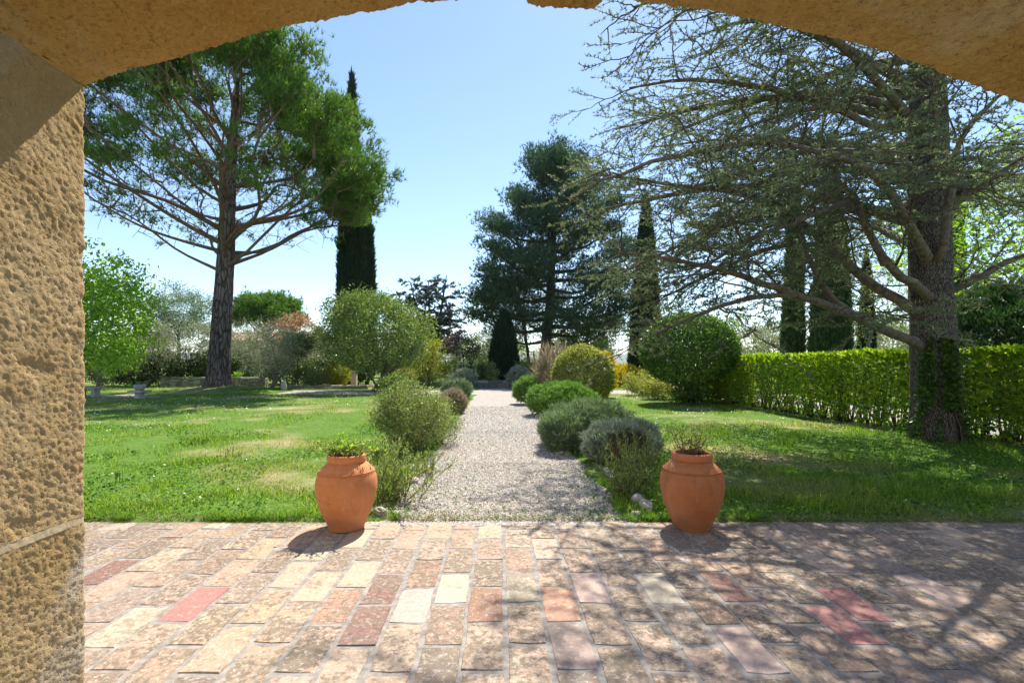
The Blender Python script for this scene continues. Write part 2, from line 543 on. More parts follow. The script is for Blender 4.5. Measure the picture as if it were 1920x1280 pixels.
def terracotta_material(name, tint, bloom, dark):
    m, nt, out = new_mat(name)
    p = pos_(nt)
    n1 = noise(nt, p, 5, 4, 0.6)
    ring = noise(nt, scaled(nt, p, (3, 3, 55)), 1.0, 4, 0.65)
    c = mix(nt, ramp(nt, n1, [(0.3, 0.0), (0.72, 1.0)]), (0.50, 0.185, 0.07), (0.60, 0.25, 0.105))
    c = mix(nt, ramp(nt, ring, [(0.52, 0.0), (0.75, 0.5)]), c, (0.40, 0.15, 0.06))
    c = mix(nt, ramp(nt, noise(nt, scaled(nt, p, (4, 4, 16)), 1.0, 5, 0.7), [(0.60, 0.0), (0.72, 0.6)]), c, (0.20, 0.085, 0.045))
    c = mix(nt, ramp(nt, noise(nt, p, 3.2, 4), [(0.56, 0.0), (0.76, 0.45)]), c, (0.62, 0.41, 0.28))
    sx = nt.nodes.new('ShaderNodeSeparateXYZ')
    nt.links.new(p, sx.inputs[0])
    splash = math_(nt, 'MULTIPLY', ramp(nt, sx.outputs[2], [(0.02, 1.0), (0.20, 0.0)]), ramp(nt, noise(nt, p, 11, 5, 0.7), [(0.42, 0.0), (0.62, 0.7)]))
    c = mix(nt, splash, c, (0.30, 0.20, 0.12))
    c = mix(nt, ramp(nt, noise(nt, p, 60, 4, 0.7), [(0.60, 0.0), (0.72, 0.35)]), c, (0.26, 0.11, 0.055))
    c = mix(nt, ramp(nt, noise(nt, scaled(nt, p, (9, 9, 2.5)), 1.0, 5, 0.7), [(0.58, 0.0), (0.74, bloom)]), c, (0.60, 0.45, 0.36))
    c = mix(nt, ramp(nt, noise(nt, scaled(nt, p, (6, 6, 3)), 1.0, 6, 0.75), [(0.52, 0.0), (0.70, dark)]), c, (0.22, 0.11, 0.065))
    c = mix(nt, 1.0, c, tint, 'MULTIPLY')
    fine = noise(nt, p, 140, 4, 0.7)
    principled(nt, out, c, ramp(nt, n1, [(0.3, 0.72), (0.7, 0.92)]), math_(nt, 'ADD', ring, math_(nt, 'MULTIPLY', fine, 0.5)), 0.4, 0.004, 0.25)
    return m
M['terracotta'] = terracotta_material('terracotta', (1, 1, 1), 0.55, 0.35)
M['old_terracotta'] = terracotta_material('old_terracotta', (0.80, 0.74, 0.72), 0.75, 0.7)
M['soil'] = plain_mat('potting_soil', (0.04, 0.022, 0.014), (0.13, 0.075, 0.05), 60, 0.95, 0.8, 0.02)
M['twig'] = plain_mat('twig_bark', (0.10, 0.065, 0.04), (0.22, 0.155, 0.105), 20, 0.9, 0.3, 0.004)
M['pine_twig'] = plain_mat('pine_twig', (0.13, 0.082, 0.055), (0.26, 0.18, 0.13), 6, 0.9, 0.3, 0.01)
M['pine_bark'] = bark_mat('pine_bark', (0.13, 0.10, 0.092), (0.29, 0.23, 0.205), (8, 8, 1.5), 0.9, 0.07)
M['red_bark'] = plain_mat('red_pine_limb', (0.11, 0.068, 0.05), (0.24, 0.155, 0.115), 5, 0.9, 0.5, 0.03)
M['cedar_bark'] = bark_mat('cedar_bark', (0.13, 0.105, 0.09), (0.32, 0.27, 0.23), (38, 38, 12), 0.9, 0.025)
M['cedar_limb'] = plain_mat('cedar_limb', (0.085, 0.066, 0.052), (0.25, 0.21, 0.165), 14, 0.9, 0.6, 0.02)
M['cedar_twig'] = plain_mat('cedar_twig', (0.07, 0.055, 0.04), (0.15, 0.125, 0.09), 9, 0.9, 0.2, 0.01)
M['grey_bark'] = plain_mat('grey_bark', (0.11, 0.09, 0.072), (0.26, 0.22, 0.18), 12, 0.9, 0.5, 0.02)
M['dark_bark'] = plain_mat('dark_bark', (0.045, 0.034, 0.026), (0.11, 0.085, 0.065), 10, 0.9, 0.5, 0.02)
M['stonepine'] = leaf_mat('stone_pine_needles', [(0.039, 0.098, 0.018), (0.068, 0.155, 0.028), (0.120, 0.225, 0.041), (0.180, 0.263, 0.064)], 0.45, (1.2, 1.25, 0.5), 0.5, 0.25, 0.35)
M['aleppo'] = leaf_mat('aleppo_needles', [(0.022, 0.060, 0.043), (0.041, 0.096, 0.058), (0.072, 0.138, 0.072), (0.138, 0.196, 0.098)], 0.28, (1.1, 1.2, 0.7), 0.5, 0.3, 0.3)
M['cedar'] = leaf_mat('cedar_needles', [(0.086, 0.120, 0.073), (0.137, 0.185, 0.108), (0.211, 0.261, 0.155), (0.343, 0.388, 0.257)], 0.38, (1.2, 1.2, 0.7), 0.5, 0.25, 0.3)
M['bluecedar'] = leaf_mat('blue_cedar_needles', [(0.028, 0.050, 0.044), (0.052, 0.082, 0.070), (0.095, 0.125, 0.108)], 0.3, (1.1, 1.1, 0.9), 0.5, 0.25)
M['cypress'] = leaf_mat('cypress_sprays', [(0.013, 0.033, 0.018), (0.022, 0.053, 0.025), (0.040, 0.077, 0.033)], 0.18, (1.1, 1.2, 0.6), 0.6, 0.2, 0.3)
M['cypress_green'] = leaf_mat('green_cypress_sprays', [(0.027, 0.068, 0.022), (0.049, 0.108, 0.032), (0.081, 0.155, 0.046)], 0.22, (1.1, 1.2, 0.6), 0.6, 0.2, 0.3)  # lighter and greener sprays than the dark cypress
M['bright'] = leaf_mat('spring_leaves', [(0.136, 0.288, 0.024), (0.232, 0.431, 0.036), (0.341, 0.546, 0.059), (0.438, 0.604, 0.104)], 0.5, (1.15, 1.15, 0.45))
M['yellowgreen'] = leaf_mat('yellow_green_leaves', [(0.149, 0.196, 0.021), (0.253, 0.299, 0.034), (0.368, 0.380, 0.057), (0.460, 0.414, 0.081)], 0.48, (1.1, 1.1, 0.4), 0.4, 0.4)
M['laurel'] = leaf_mat('laurel_leaves', [(0.085, 0.188, 0.018), (0.170, 0.326, 0.026), (0.303, 0.464, 0.036), (0.486, 0.564, 0.060)], 0.58, (1.2, 1.15, 0.4), 0.32, 0.5)
M['topiary'] = leaf_mat('topiary_leaves', [(0.039, 0.108, 0.018), (0.071, 0.176, 0.026), (0.128, 0.262, 0.039), (0.256, 0.399, 0.090)], 0.36, (1.2, 1.15, 0.4), 0.35, 0.5)
M['variegated'] = leaf_mat('variegated_leaves', [(0.110, 0.187, 0.028), (0.264, 0.319, 0.055), (0.440, 0.440, 0.132), (0.528, 0.484, 0.220)], 0.42, (1.1, 1.1, 0.5), 0.4, 0.4)
M['viburnum'] = leaf_mat('viburnum_leaves', [(0.065, 0.138, 0.036), (0.123, 0.217, 0.051), (0.217, 0.304, 0.087), (0.392, 0.435, 0.189)], 0.36, (1.15, 1.15, 0.5), 0.38, 0.45)
M['olive'] = leaf_mat('olive_leaves', [(0.158, 0.185, 0.112), (0.264, 0.284, 0.185), (0.383, 0.396, 0.284), (0.475, 0.475, 0.370)], 0.3, (1.1, 1.1, 0.8), 0.45, 0.3)
M['pinkleaf'] = leaf_mat('pink_spring_leaves', [(0.300, 0.150, 0.094), (0.450, 0.250, 0.163), (0.525, 0.350, 0.250), (0.312, 0.250, 0.112)], 0.4, (1.1, 1.0, 0.7))
M['plumleaf'] = leaf_mat('dark_plum_leaves', [(0.05, 0.025, 0.03), (0.10, 0.06, 0.06), (0.16, 0.11, 0.10)], 0.35, (1.2, 0.9, 0.9))
M['darkshrub'] = leaf_mat('dark_shrub_leaves', [(0.021, 0.047, 0.013), (0.042, 0.086, 0.021), (0.078, 0.137, 0.031), (0.169, 0.247, 0.046)], 0.35, (1.2, 1.2, 0.45), 0.4, 0.4)
M['rosemary'] = leaf_mat('rosemary_sprigs', [(0.069, 0.158, 0.032), (0.131, 0.261, 0.051), (0.213, 0.364, 0.085), (0.300, 0.440, 0.135)], 0.32, (1.15, 1.2, 0.6), 0.55, 0.25)
M['rosemary_grey'] = leaf_mat('grey_green_sprigs', [(0.081, 0.142, 0.074), (0.142, 0.223, 0.115), (0.223, 0.304, 0.176), (0.338, 0.392, 0.257)], 0.3, (1.1, 1.15, 0.7), 0.55, 0.25)
M['lavender'] = leaf_mat('lavender_sprigs', [(0.151, 0.193, 0.145), (0.244, 0.294, 0.221), (0.357, 0.409, 0.316), (0.449, 0.501, 0.398)], 0.25, (1.0, 1.05, 0.85), 0.6, 0.2)
M['drylav'] = leaf_mat('dry_lavender', [(0.195, 0.163, 0.111), (0.325, 0.273, 0.195), (0.442, 0.377, 0.280), (0.312, 0.325, 0.169)], 0.3, (1.1, 1.0, 0.8), 0.6, 0.2)
M['twigleaf'] = leaf_mat('small_pale_leaves', [(0.085, 0.136, 0.026), (0.162, 0.224, 0.048), (0.281, 0.331, 0.117), (0.394, 0.437, 0.241)], 0.4, (1.1, 1.1, 0.55), 0.4, 0.4)
M['willowleaf'] = leaf_mat('narrow_leaves', [(0.095, 0.162, 0.038), (0.176, 0.257, 0.061), (0.297, 0.365, 0.121), (0.446, 0.459, 0.230)], 0.38, (1.1, 1.15, 0.5), 0.45, 0.3)
M['broom'] = leaf_mat('broom_flowers', [(0.40, 0.34, 0.02), (0.62, 0.48, 0.02), (0.72, 0.55, 0.03), (0.30, 0.33, 0.04)], 0.45, (1.1, 1.0, 0.4))
M['ivy'] = leaf_mat('ivy_leaves', [(0.035, 0.094, 0.020), (0.069, 0.156, 0.027), (0.125, 0.237, 0.037), (0.200, 0.300, 0.062)], 0.4, (1.2, 1.2, 0.4), 0.35, 0.45)
M['white_petal'] = leaf_mat('white_petals', [(0.75, 0.75, 0.72), (0.82, 0.82, 0.80)], 0.3, (1, 1, 1))
M['yellow_petal'] = leaf_mat('yellow_petals', [(0.75, 0.58, 0.03), (0.82, 0.66, 0.05)], 0.3, (1, 1, 0.5))
M['pale_stone'] = plain_mat('pale_stone', (0.30, 0.265, 0.225), (0.52, 0.48, 0.43), 14, 0.9, 0.6, 0.02)
M['wall_stone'] = leaf_mat('shaded_dry_stone', [(0.14, 0.12, 0.10), (0.22, 0.19, 0.165), (0.30, 0.27, 0.23), (0.38, 0.345, 0.30)], 0.0, rough=0.9, spec=0.15)  # stone colour lowered to carry the shade of the trees above the wall
M['concrete'] = plain_mat('old_concrete', (0.24, 0.215, 0.18), (0.40, 0.37, 0.32), 10, 0.9, 0.5, 0.01)
M['old_wood'] = plain_mat('weathered_wood', (0.11, 0.085, 0.075), (0.20, 0.165, 0.15), 25, 0.85, 0.5, 0.005)
M['dark_wood'] = plain_mat('dark_wood', (0.035, 0.025, 0.022), (0.075, 0.055, 0.045), 25, 0.8, 0.5, 0.005)
M['black'] = plain_mat('hole_dark', (0.01, 0.008, 0.007), (0.02, 0.016, 0.013), 25, 0.9)
M['roof_tile'] = leaf_mat('roof_tiles', [(0.40, 0.25, 0.17), (0.48, 0.33, 0.24), (0.55, 0.42, 0.33)], 0.0, rough=0.85)
M['house_wall'] = plain_mat('house_render', (0.50, 0.40, 0.27), (0.56, 0.46, 0.33), 3, 0.9, 0.2, 0.01)
M['hill'] = plain_mat('hill_woods', (0.045, 0.07, 0.04), (0.10, 0.12, 0.07), 0.02, 0.95, 0.3, 1.0)
M['mulch'] = plain_mat('mulch', (0.10, 0.075, 0.05), (0.26, 0.21, 0.15), 40, 0.95, 0.7, 0.02)

# ------------------------------------------------------------------ ground, path, terrace
T_EDGE = 4.43                     # far edge of the terrace
PATH_L, PATH_R, PATH_END = -0.97, 1.12, 27.4
PINE = np.array([-13.84, 24.0])
CEDAR = np.array([7.68, 8.5])

def smooth(a, b, x):
    t = np.clip((x - a) / (b - a), 0, 1)
    return t * t * (3 - 2 * t)

def path_dist(x, y):
    """signed distance-like value: negative on gravel"""
    wob = 0.10 * (vnoise(np.stack([x * 1.3, y * 1.3, 0 * x], -1), 3) - 0.5) + 0.10 * (vnoise(np.stack([x * 5, y * 5, 0 * x], -1), 5) - 0.5)
    main = np.maximum(np.maximum(PATH_L - x, x - PATH_R), np.maximum(y - PATH_END, T_EDGE - 0.2 - y))
    yc = 23.6 + 0.012 * (x + 5) ** 2 * 0.3
    cross = np.maximum(np.abs(y - yc) - 1.5, np.maximum(-11.2 - x, x - 7.5))
    left = np.maximum(np.abs(y - 21.3) - 1.0, np.maximum(-34 - x, x + 13.9))
    drive = np.maximum(np.abs(x - 11.4) - 1.7, np.maximum(4 - y, y - 34))
    return np.minimum(np.minimum(main, cross), np.minimum(left, drive)) + wob

def gh(x, y):
    """height of the lawn"""
    x = np.asarray(x, float); y = np.asarray(y, float)
    d = path_dist(x, y)
    z = -0.03 + 0.05 * smooth(-0.05, 0.15, d)
    z = z + 0.05 * (vnoise(np.stack([x * 0.5, y * 0.5, 0 * x], -1), 9) - 0.5) * smooth(0.0, 1.0, d) * smooth(T_EDGE, T_EDGE + 1.2, y)
    for c, h, s in ((PINE, 0.30, 1.6), (CEDAR, 0.12, 0.9)):
        r2 = (x - c[0]) ** 2 + (y - c[1]) ** 2
        z = z + h * np.exp(-r2 / (2 * s * s))
    return z

def sheet(name, xs, ys, zf, mat, keep=None):
    X, Yg = np.meshgrid(xs, ys)
    Z = zf(X, Yg)
    V = np.stack([X, Yg, Z], -1).reshape(-1, 3)
    nx = len(xs)
    i = (np.arange(len(ys) - 1)[:, None] * nx + np.arange(nx - 1)[None]).reshape(-1)
    q = np.stack([i, i + 1, i + nx + 1, i + nx], -1)
    if keep is not None:
        c = V[q].mean(1)
        q = q[keep(c[:, 0], c[:, 1])]
    return mesh_obj(name, V, q, mat, smooth=True)

far = np.array([60, 90, 150, 300, 600, 1200, 2500, 5000, 9000.])
xs = np.r_[-far[::-1], np.linspace(-42, -14, 36)[:-1], np.linspace(-14, -3, 60)[:-1], np.linspace(-3, 3, 71)[:-1], np.linspace(3, 14, 60), np.linspace(14, 42, 36)[1:], far]
ys = np.r_[[-200, -40, -10, 2.0], np.linspace(4.2, 12, 66), np.linspace(12, 34, 80)[1:], np.linspace(34, 55, 14)[1:], far + 5]
def ground_z(x, y):
    inside = (y > T_EDGE - 0.12) & (y < 56) & (np.abs(x) < 43)
    z = np.where(inside, gh(x, y), -0.03)
    return np.where(y < T_EDGE - 0.01, np.minimum(z, -0.03), z)
ground = tag(sheet('ground', xs, ys, ground_z, M['ground']), kind='structure')

pxs = np.linspace(-34, 14, 241); pys = np.linspace(4.3, 34, 150)
gravel_path = tag(sheet('gravel_path', pxs, pys, lambda x, y: 0.004 + 0.012 * (vnoise(np.stack([x * 2, y * 2, 0 * x], -1), 21) - 0.5), M['gravel'], keep=lambda x, y: (path_dist(x, y) < 0.32) & (y > T_EDGE - 0.12)), kind='structure')

# terrace slab (mortar) with each brick on it as a part
terrace = MB()
terrace.box((0.3, (T_EDGE - 4.05) / 2, -0.06), (16.0, T_EDGE + 3.95, 0.12))
terrace = tag(terrace.build('terrace', M['mortar']), kind='structure')

def brick_mesh(name, L, W, rng, mat):
    nx, ny = 3, 5
    h = 0.02
    bm = []
    x = np.linspace(-W / 2, W / 2, nx); y = np.linspace(-L / 2, L / 2, ny)
    X, Y = np.meshgrid(x, y)
    edge = (np.abs(X) > W / 2 - 1e-6) | (np.abs(Y) > L / 2 - 1e-6)
    top = np.stack([X, Y, np.where(edge, 0.0, 0.0025)], -1)
    top[..., 0] += np.where(edge, rng.normal(0, 0.0035, X.shape), 0)
    top[..., 1] += np.where(edge, rng.normal(0, 0.0035, X.shape), 0)
    top[..., 2] += rng.normal(0, 0.0012, X.shape)
    V = top.reshape(-1, 3)
    i = (np.arange(ny - 1)[:, None] * nx + np.arange(nx - 1)[None]).reshape(-1)
    q = [np.stack([i, i + 1, i + nx + 1, i + nx], -1)]
    ring = list(range(nx)) + [nx * k + nx - 1 for k in range(1, ny)] + [nx * (ny - 1) + k for k in range(nx - 2, -1, -1)] + [nx * k for k in range(ny - 2, 0, -1)]
    r = V[ring]
    out1 = r * [1, 1, 0] * [(W + 0.008) / W, (L + 0.008) / L, 0] + [0, 0, -0.006]
    out2 = out1 + [0, 0, -h]
    n0, m = len(V), len(ring)
    V = np.concatenate([V, out1, out2])
    a = np.array(ring); b = n0 + np.arange(m); c = b + m
    q.append(np.stack([a, b, np.roll(b, -1), np.roll(a, -1)], -1)); q.append(np.stack([b, c, np.roll(c, -1), np.roll(b, -1)], -1))
    me = bpy.data.meshes.new(name)
    me.from_pydata(V.tolist(), [], [tuple(f) for f in np.concatenate(q).tolist()])
    me.polygons.foreach_set('use_smooth', [False] * len(me.polygons))
    me.materials.append(mat)
    return me

rb = np.random.default_rng(21)
SPECIAL = {'rose': [(365, 1132), (1580, 1125), (1575, 1165)], 'palepink': [(778, 1130), (1100, 1098), (1075, 1215), (1370, 1190), (1430, 1228), (1480, 1065), (1740, 1090)],
           'rust': [(690, 1170), (723, 1100), (205, 1075), (1340, 1095)], 'orange': [(640, 1130), (912, 1130), (1050, 1130), (795, 1070), (1830, 1130)],
           'cream': [(850, 1100), (978, 1102), (240, 1180)], 'grey': [(240, 1130), (1650, 1060)]}
sp = [(G(*p)[:2], k) for k, l in SPECIAL.items() for p in l]
bmesh_cache = {}
W0, L0, PX, PY = 0.190, 0.394, 0.2205, 0.430
n_brick = 0
for ci in range(-24, 27):
    xc = -0.2935 + PX * ci
    shift = (2.92 + PY / 2 - PY / 2 + 0.2) if ci % 2 == 0 else (2.705 + 0.2)
    shift += rb.normal(0, 0.012)
    for ri in range(-4, 6):
        yc = shift + ri * PY
        y0, y1 = yc - L0 / 2, yc + L0 / 2
        y1 = min(y1, T_EDGE - 0.03 + rb.uniform(-0.02, 0.025))
        if y1 - y0 < 0.07 or y1 < 1.9:
            continue
        lim_l, lim_r = -(CX - 162) / F * y1 - 0.45, (1920 - CX) / F * y1 + 0.45
        if xc < lim_l or xc > lim_r:
            continue
        kind = None
        best = 0.2
        for s, k in sp:
            d = abs(s[0] - xc) / 0.11 + abs(s[1] - (y0 + y1) / 2) / 0.22
            if d < 1.0 and d < best + 1:
                kind = k
        if kind is None:
            kind = rb.choice(['buff', 'tan', 'pinkbuff', 'grey', 'cream', 'orange'], p=[0.47, 0.26, 0.20, 0.04, 0.02, 0.01])
        key = (kind, int(rb.integers(0, 3)))
        if key not in bmesh_cache:
            bmesh_cache[key] = brick_mesh('brick', L0, W0, rb, BR[kind])
        o = bpy.data.objects.new('brick', bmesh_cache[key])
        COL.objects.link(o)
        o.parent = terrace
        o.location = (xc + rb.normal(0, 0.003), (y0 + y1) / 2, 0.0028 + rb.uniform(-0.0012, 0.0018))
        o.scale = (1 + rb.normal(0, 0.012), (y1 - y0) / L0 * (1 + rb.normal(0, 0.008)), 1)
        o.rotation_euler = (rb.normal(0, 0.005), rb.normal(0, 0.008), rb.normal(0, 0.010))
        n_brick += 1
print('bricks', n_brick)

# ------------------------------------------------------------------ stone archway
AY1, AY0 = 1.70, 1.02             # far and near face of the wall
prof_px = [(162, 165), (200, 149), (262, 131), (322, 115), (363, 102), (463, 73), (537, 54), (640, 35), (707, 22), (801, 8), (875, 2), (930, -2), (984, -4),
           (990, 12), (1023, 18), (1107, 20), (1118, 15), (1130, 7), (1150, 4), (1211, 9), (1280, 18), (1345, 28), (1414, 40), (1498, 60), (1599, 85), (1665, 104), (1733, 127), (1825, 161), (1920, 200), (1985, 231)]
prof = np.array([P(a, b, AY1) for a, b in prof_px])[:, [0, 2]]
arch = thing('stone_archway', 'rough ochre stone archway framing the garden beyond the brick terrace', 'archway', (-1.45, 1.36, 0))

def stone_strip(line, name, mat, amp=1.0, outward=None, step=0.0075, seed=0, rag=1.0):
    """line: (n,2) x,z polyline of the intrados; outward: unit vector of the mass behind it"""
    line = np.asarray(line, float)
    seg = np.r_[0, np.cumsum(np.linalg.norm(np.diff(line, axis=0), axis=1))]
    n = max(3, int(seg[-1] / step) + 1)
    s = np.linspace(0, seg[-1], n)
    x = np.interp(s, seg, line[:, 0]); z = np.interp(s, seg, line[:, 1])
    r = 0.012
    # cross-section: (depth y, outward offset t)
    cs = [(AY1, 0.45), (AY1, 0.12)] + [(AY1, t) for t in np.linspace(0.10, 0.02, 9)]
    cs += [(AY1 - r * (1 - cos(a)), r * (1 - sin(a))) for a in np.linspace(0.15, pi / 2, 4)]
    cs += [(y, 0.0) for y in np.linspace(AY1 - 0.018, AY0 + 0.03, int((AY1 - AY0) / step))]
    cs += [(AY0 + r, 0.0), (AY0, r), (AY0, 0.06), (AY0, 0.45)]
    cs = np.array(cs)
    m = len(cs)
    o = np.array(outward, float)
    V = np.zeros((n, m, 3))
    V[..., 0] = x[:, None] + o[0] * cs[None, :, 1]
    V[..., 1] = cs[None, :, 0]
    V[..., 2] = z[:, None] + o[1] * cs[None, :, 1]
    # face normals: intrados points to -outward, far face to +Y, near face to -Y
    nor = np.zeros((m, 3))
    nor[:, 0] = -o[0]; nor[:, 2] = -o[1]
    wy = np.where(cs[:, 1] > 0.001, np.clip(cs[:, 1] / r, 0, 1), 0) * np.where(cs[:, 0] > 1.4, 1, -1)
    nor[:, 1] = wy
    nor[:, 0] *= (1 - np.abs(wy)); nor[:, 2] *= (1 - np.abs(wy))
    nor = nrm(nor)
    q = V.reshape(-1, 3)
    wq = q + 0.012 * np.stack([fbm(q * 31 + 7, seed + 2, 2), fbm(q * 31 + 19, seed + 4, 2), fbm(q * 31 + 31, seed + 6, 2)], -1)
    big = fbm(q * 7, seed, 3) - 0.5
    rot = np.stack([wq[:, 0] * 0.8 + wq[:, 2] * 0.6 + wq[:, 1] * 0.3, wq[:, 1] * 0.95 - wq[:, 0] * 0.3, wq[:, 2] * 0.8 - wq[:, 0] * 0.6 + wq[:, 1] * 0.25], -1)
    grain = fbm(rot * np.array([100, 92, 120]), seed + 3, 2) - 0.5
    depth = 0.6 * fbm(rot * np.array([60, 66, 80]), seed + 11, 3) + 0.4 * fbm(rot * 13, seed + 13, 3)
    pit = -np.clip((0.44 - depth) / 0.14, 0, 1) ** 1.2
    rare = -np.clip((0.26 - fbm(rot * np.array([11, 14, 8]), seed + 23, 2)) / 0.08, 0, 1)
    fine_g = vnoise(rot * 165, seed + 41) - 0.5
    speck = np.random.default_rng(seed + 99).normal(0, 1, len(q))
    d = amp * (0.020 * big + 0.008 * grain + 0.010 * fine_g + 0.0022 * speck + 0.004 * pit + 0.010 * rare)
    fade = np.ones((n, 1)); fade[:2] = 0.6; fade[-2:] = 0.6
    D = d.reshape(n, m) * fade * np.where(cs[:, 1] > 0.2, 0, 1)[None]
    V = V + nor[None] * D[..., None]
    # ragged outer arris: pull the corner back unevenly
    arris = np.exp(-((cs[:, 0] - AY1) ** 2 + cs[:, 1] ** 2) / (2 * 0.016 ** 2))
    chip = rag * (0.016 * np.maximum(0, fbm(np.c_[s * 40, s * 0, s * 0 + seed], seed + 31, 3) - 0.42))
    V[..., 0] += o[0] * arris[None] * chip[:, None]
    V[..., 2] += o[1] * arris[None] * chip[:, None]
    i = (np.arange(n - 1)[:, None] * m + np.arange(m - 1)[None]).reshape(-1)
    mb = MB()
    mb.add(V, np.stack([i, i + m, i + m + 1, i + 1], -1))
    return mb.build(name, mat, arch, smooth=True)

LX, RX = prof[0, 0], prof[-1, 0]
JW = 0.012
for side, X, zs in ((-1, LX, [0.0, 0.905, prof[0, 1]]), (1, RX, [0.0, 0.905, prof[-1, 1]])):
    for k in range(2):
        stp = 0.0066 if side < 0 else 0.03
        stone_strip([(X, zs[k] + (JW if k else 0)), (X, zs[k + 1] - (JW if k == 0 else -0.03))], 'stone_block', M['pier_stone'], 0.45, (side, 0), stp, 40 + k + side, 1.0)
        if k:
            stone_strip([(X, zs[k] - JW), (X, zs[k] + JW)], 'mortar_joint', M['pier_joint'], 0.4, (side, 0), 0.008, 77, 0.3)
seglen = np.r_[0, np.cumsum(np.linalg.norm(np.diff(prof, axis=0), axis=1))]
def cut(a, b):
    sa = np.interp(a, [p[0] for p in prof_px], seglen); sb = np.interp(b, [p[0] for p in prof_px], seglen)
    ss = np.r_[sa, seglen[(seglen > sa + 1e-4) & (seglen < sb - 1e-4)], sb]
    return np.c_[np.interp(ss, seglen, prof[:, 0]), np.interp(ss, seglen, prof[:, 1])]
vous = [162, 330, 626, 987, 1124, 1418, 1745, 1985]
for k in range(len(vous) - 1):
    a, b = vous[k], vous[k + 1]
    stone_strip(cut(a + (3 if k else 4), b - 3), 'voussoir', M['vault_stone_bounce'], 0.8, (0, 1), 0.0080, 60 + k, 1.0)
    stone_strip(cut(a - (4 if k else 0), a + (4 if k else 5)), 'mortar_joint', M['vault_stone_bounce'], 0.45, (0, 1), 0.008, 90 + k, 0.4)
for c, sz in (((-4.05, 1.36, 2.0), (4.3, 0.60, 4.05)), ((4.58, 1.36, 2.0), (4.3, 0.60, 4.05)), ((LX - 0.23, 1.36, 2.9), (0.40, 0.60, 0.94)), ((RX + 0.23, 1.36, 2.9), (0.40, 0.60, 0.94)), ((0.27, 1.36, 3.5), (4.3, 0.62, 1.1))):
    MB().box(c, sz).build('wall_section', M['wall'], arch)

# ------------------------------------------------------------------ trees and plants: builders
def trunk_tube(pts, radii, sides=20, n=40, ridge=0.05, flare=0.0, seed=0, lobes=5):
    p = resample(pts, n)
    r = np.interp(np.linspace(0, 1, n), np.linspace(0, 1, len(radii)), radii)
    a = np.linspace(0, 2 * pi, sides, endpoint=False)
    h = p[:, 2] - p[0, 2]
    rr = r[:, None] * np.ones((n, sides))
    rr = rr * (1 + flare * np.exp(-h / 0.35)[:, None] * (0.7 + 0.5 * np.cos(lobes * a + seed)[None]))
    q = np.stack([np.cos(a)[None] * 3 + p[:, :1] * 0, np.sin(a)[None] * 3 + 0 * p[:, :1], h[:, None] * 1.1 + 0 * a[None]], -1)
    rr = rr * (1 + ridge * (2 * vnoise(q * 1.3, seed) - 1) + ridge * 0.8 * (2 * vnoise(q * np.array([3.5, 3.5, 1.6]), seed + 5) - 1))
    V = np.zeros((n, sides, 3))
    V[..., 0] = p[:, :1] + rr * np.cos(a); V[..., 1] = p[:, 1:2] + rr * np.sin(a); V[..., 2] = p[:, 2:3]
    idx = np.arange(n * sides).reshape(n, sides)
    A, B = idx[:-1], idx[1:]
    return V.reshape(-1, 3), np.stack([A, np.roll(A, -1, 1), np.roll(B, -1, 1), B], -1).reshape(-1, 4)

def stuff(o):
    o['kind'] = 'stuff'
    return o

def limb_obj(pts, r0, r1, mat, parent, n=14, sides=7, wob=0.03, rng=R):
    p = resample(pts, n)
    p[1:-1] += rng.normal(0, wob, (n - 2, 3)) * r0 * 3
    r = r0 * (1 - np.linspace(0, 1, n)) ** 0.8 + r1
    r[:3] *= np.array([1.5, 1.3, 1.12])
    V, q = tubes(p[None], r[None], sides)
    MB().add(V, q).build('limb', mat, parent, True)
    return p

def lumpy(dirs, seed, amt=0.25, freq=2.0):
    return 1 + amt * (2 * fbm(dirs * freq + 11.3, seed, 2) - 1)

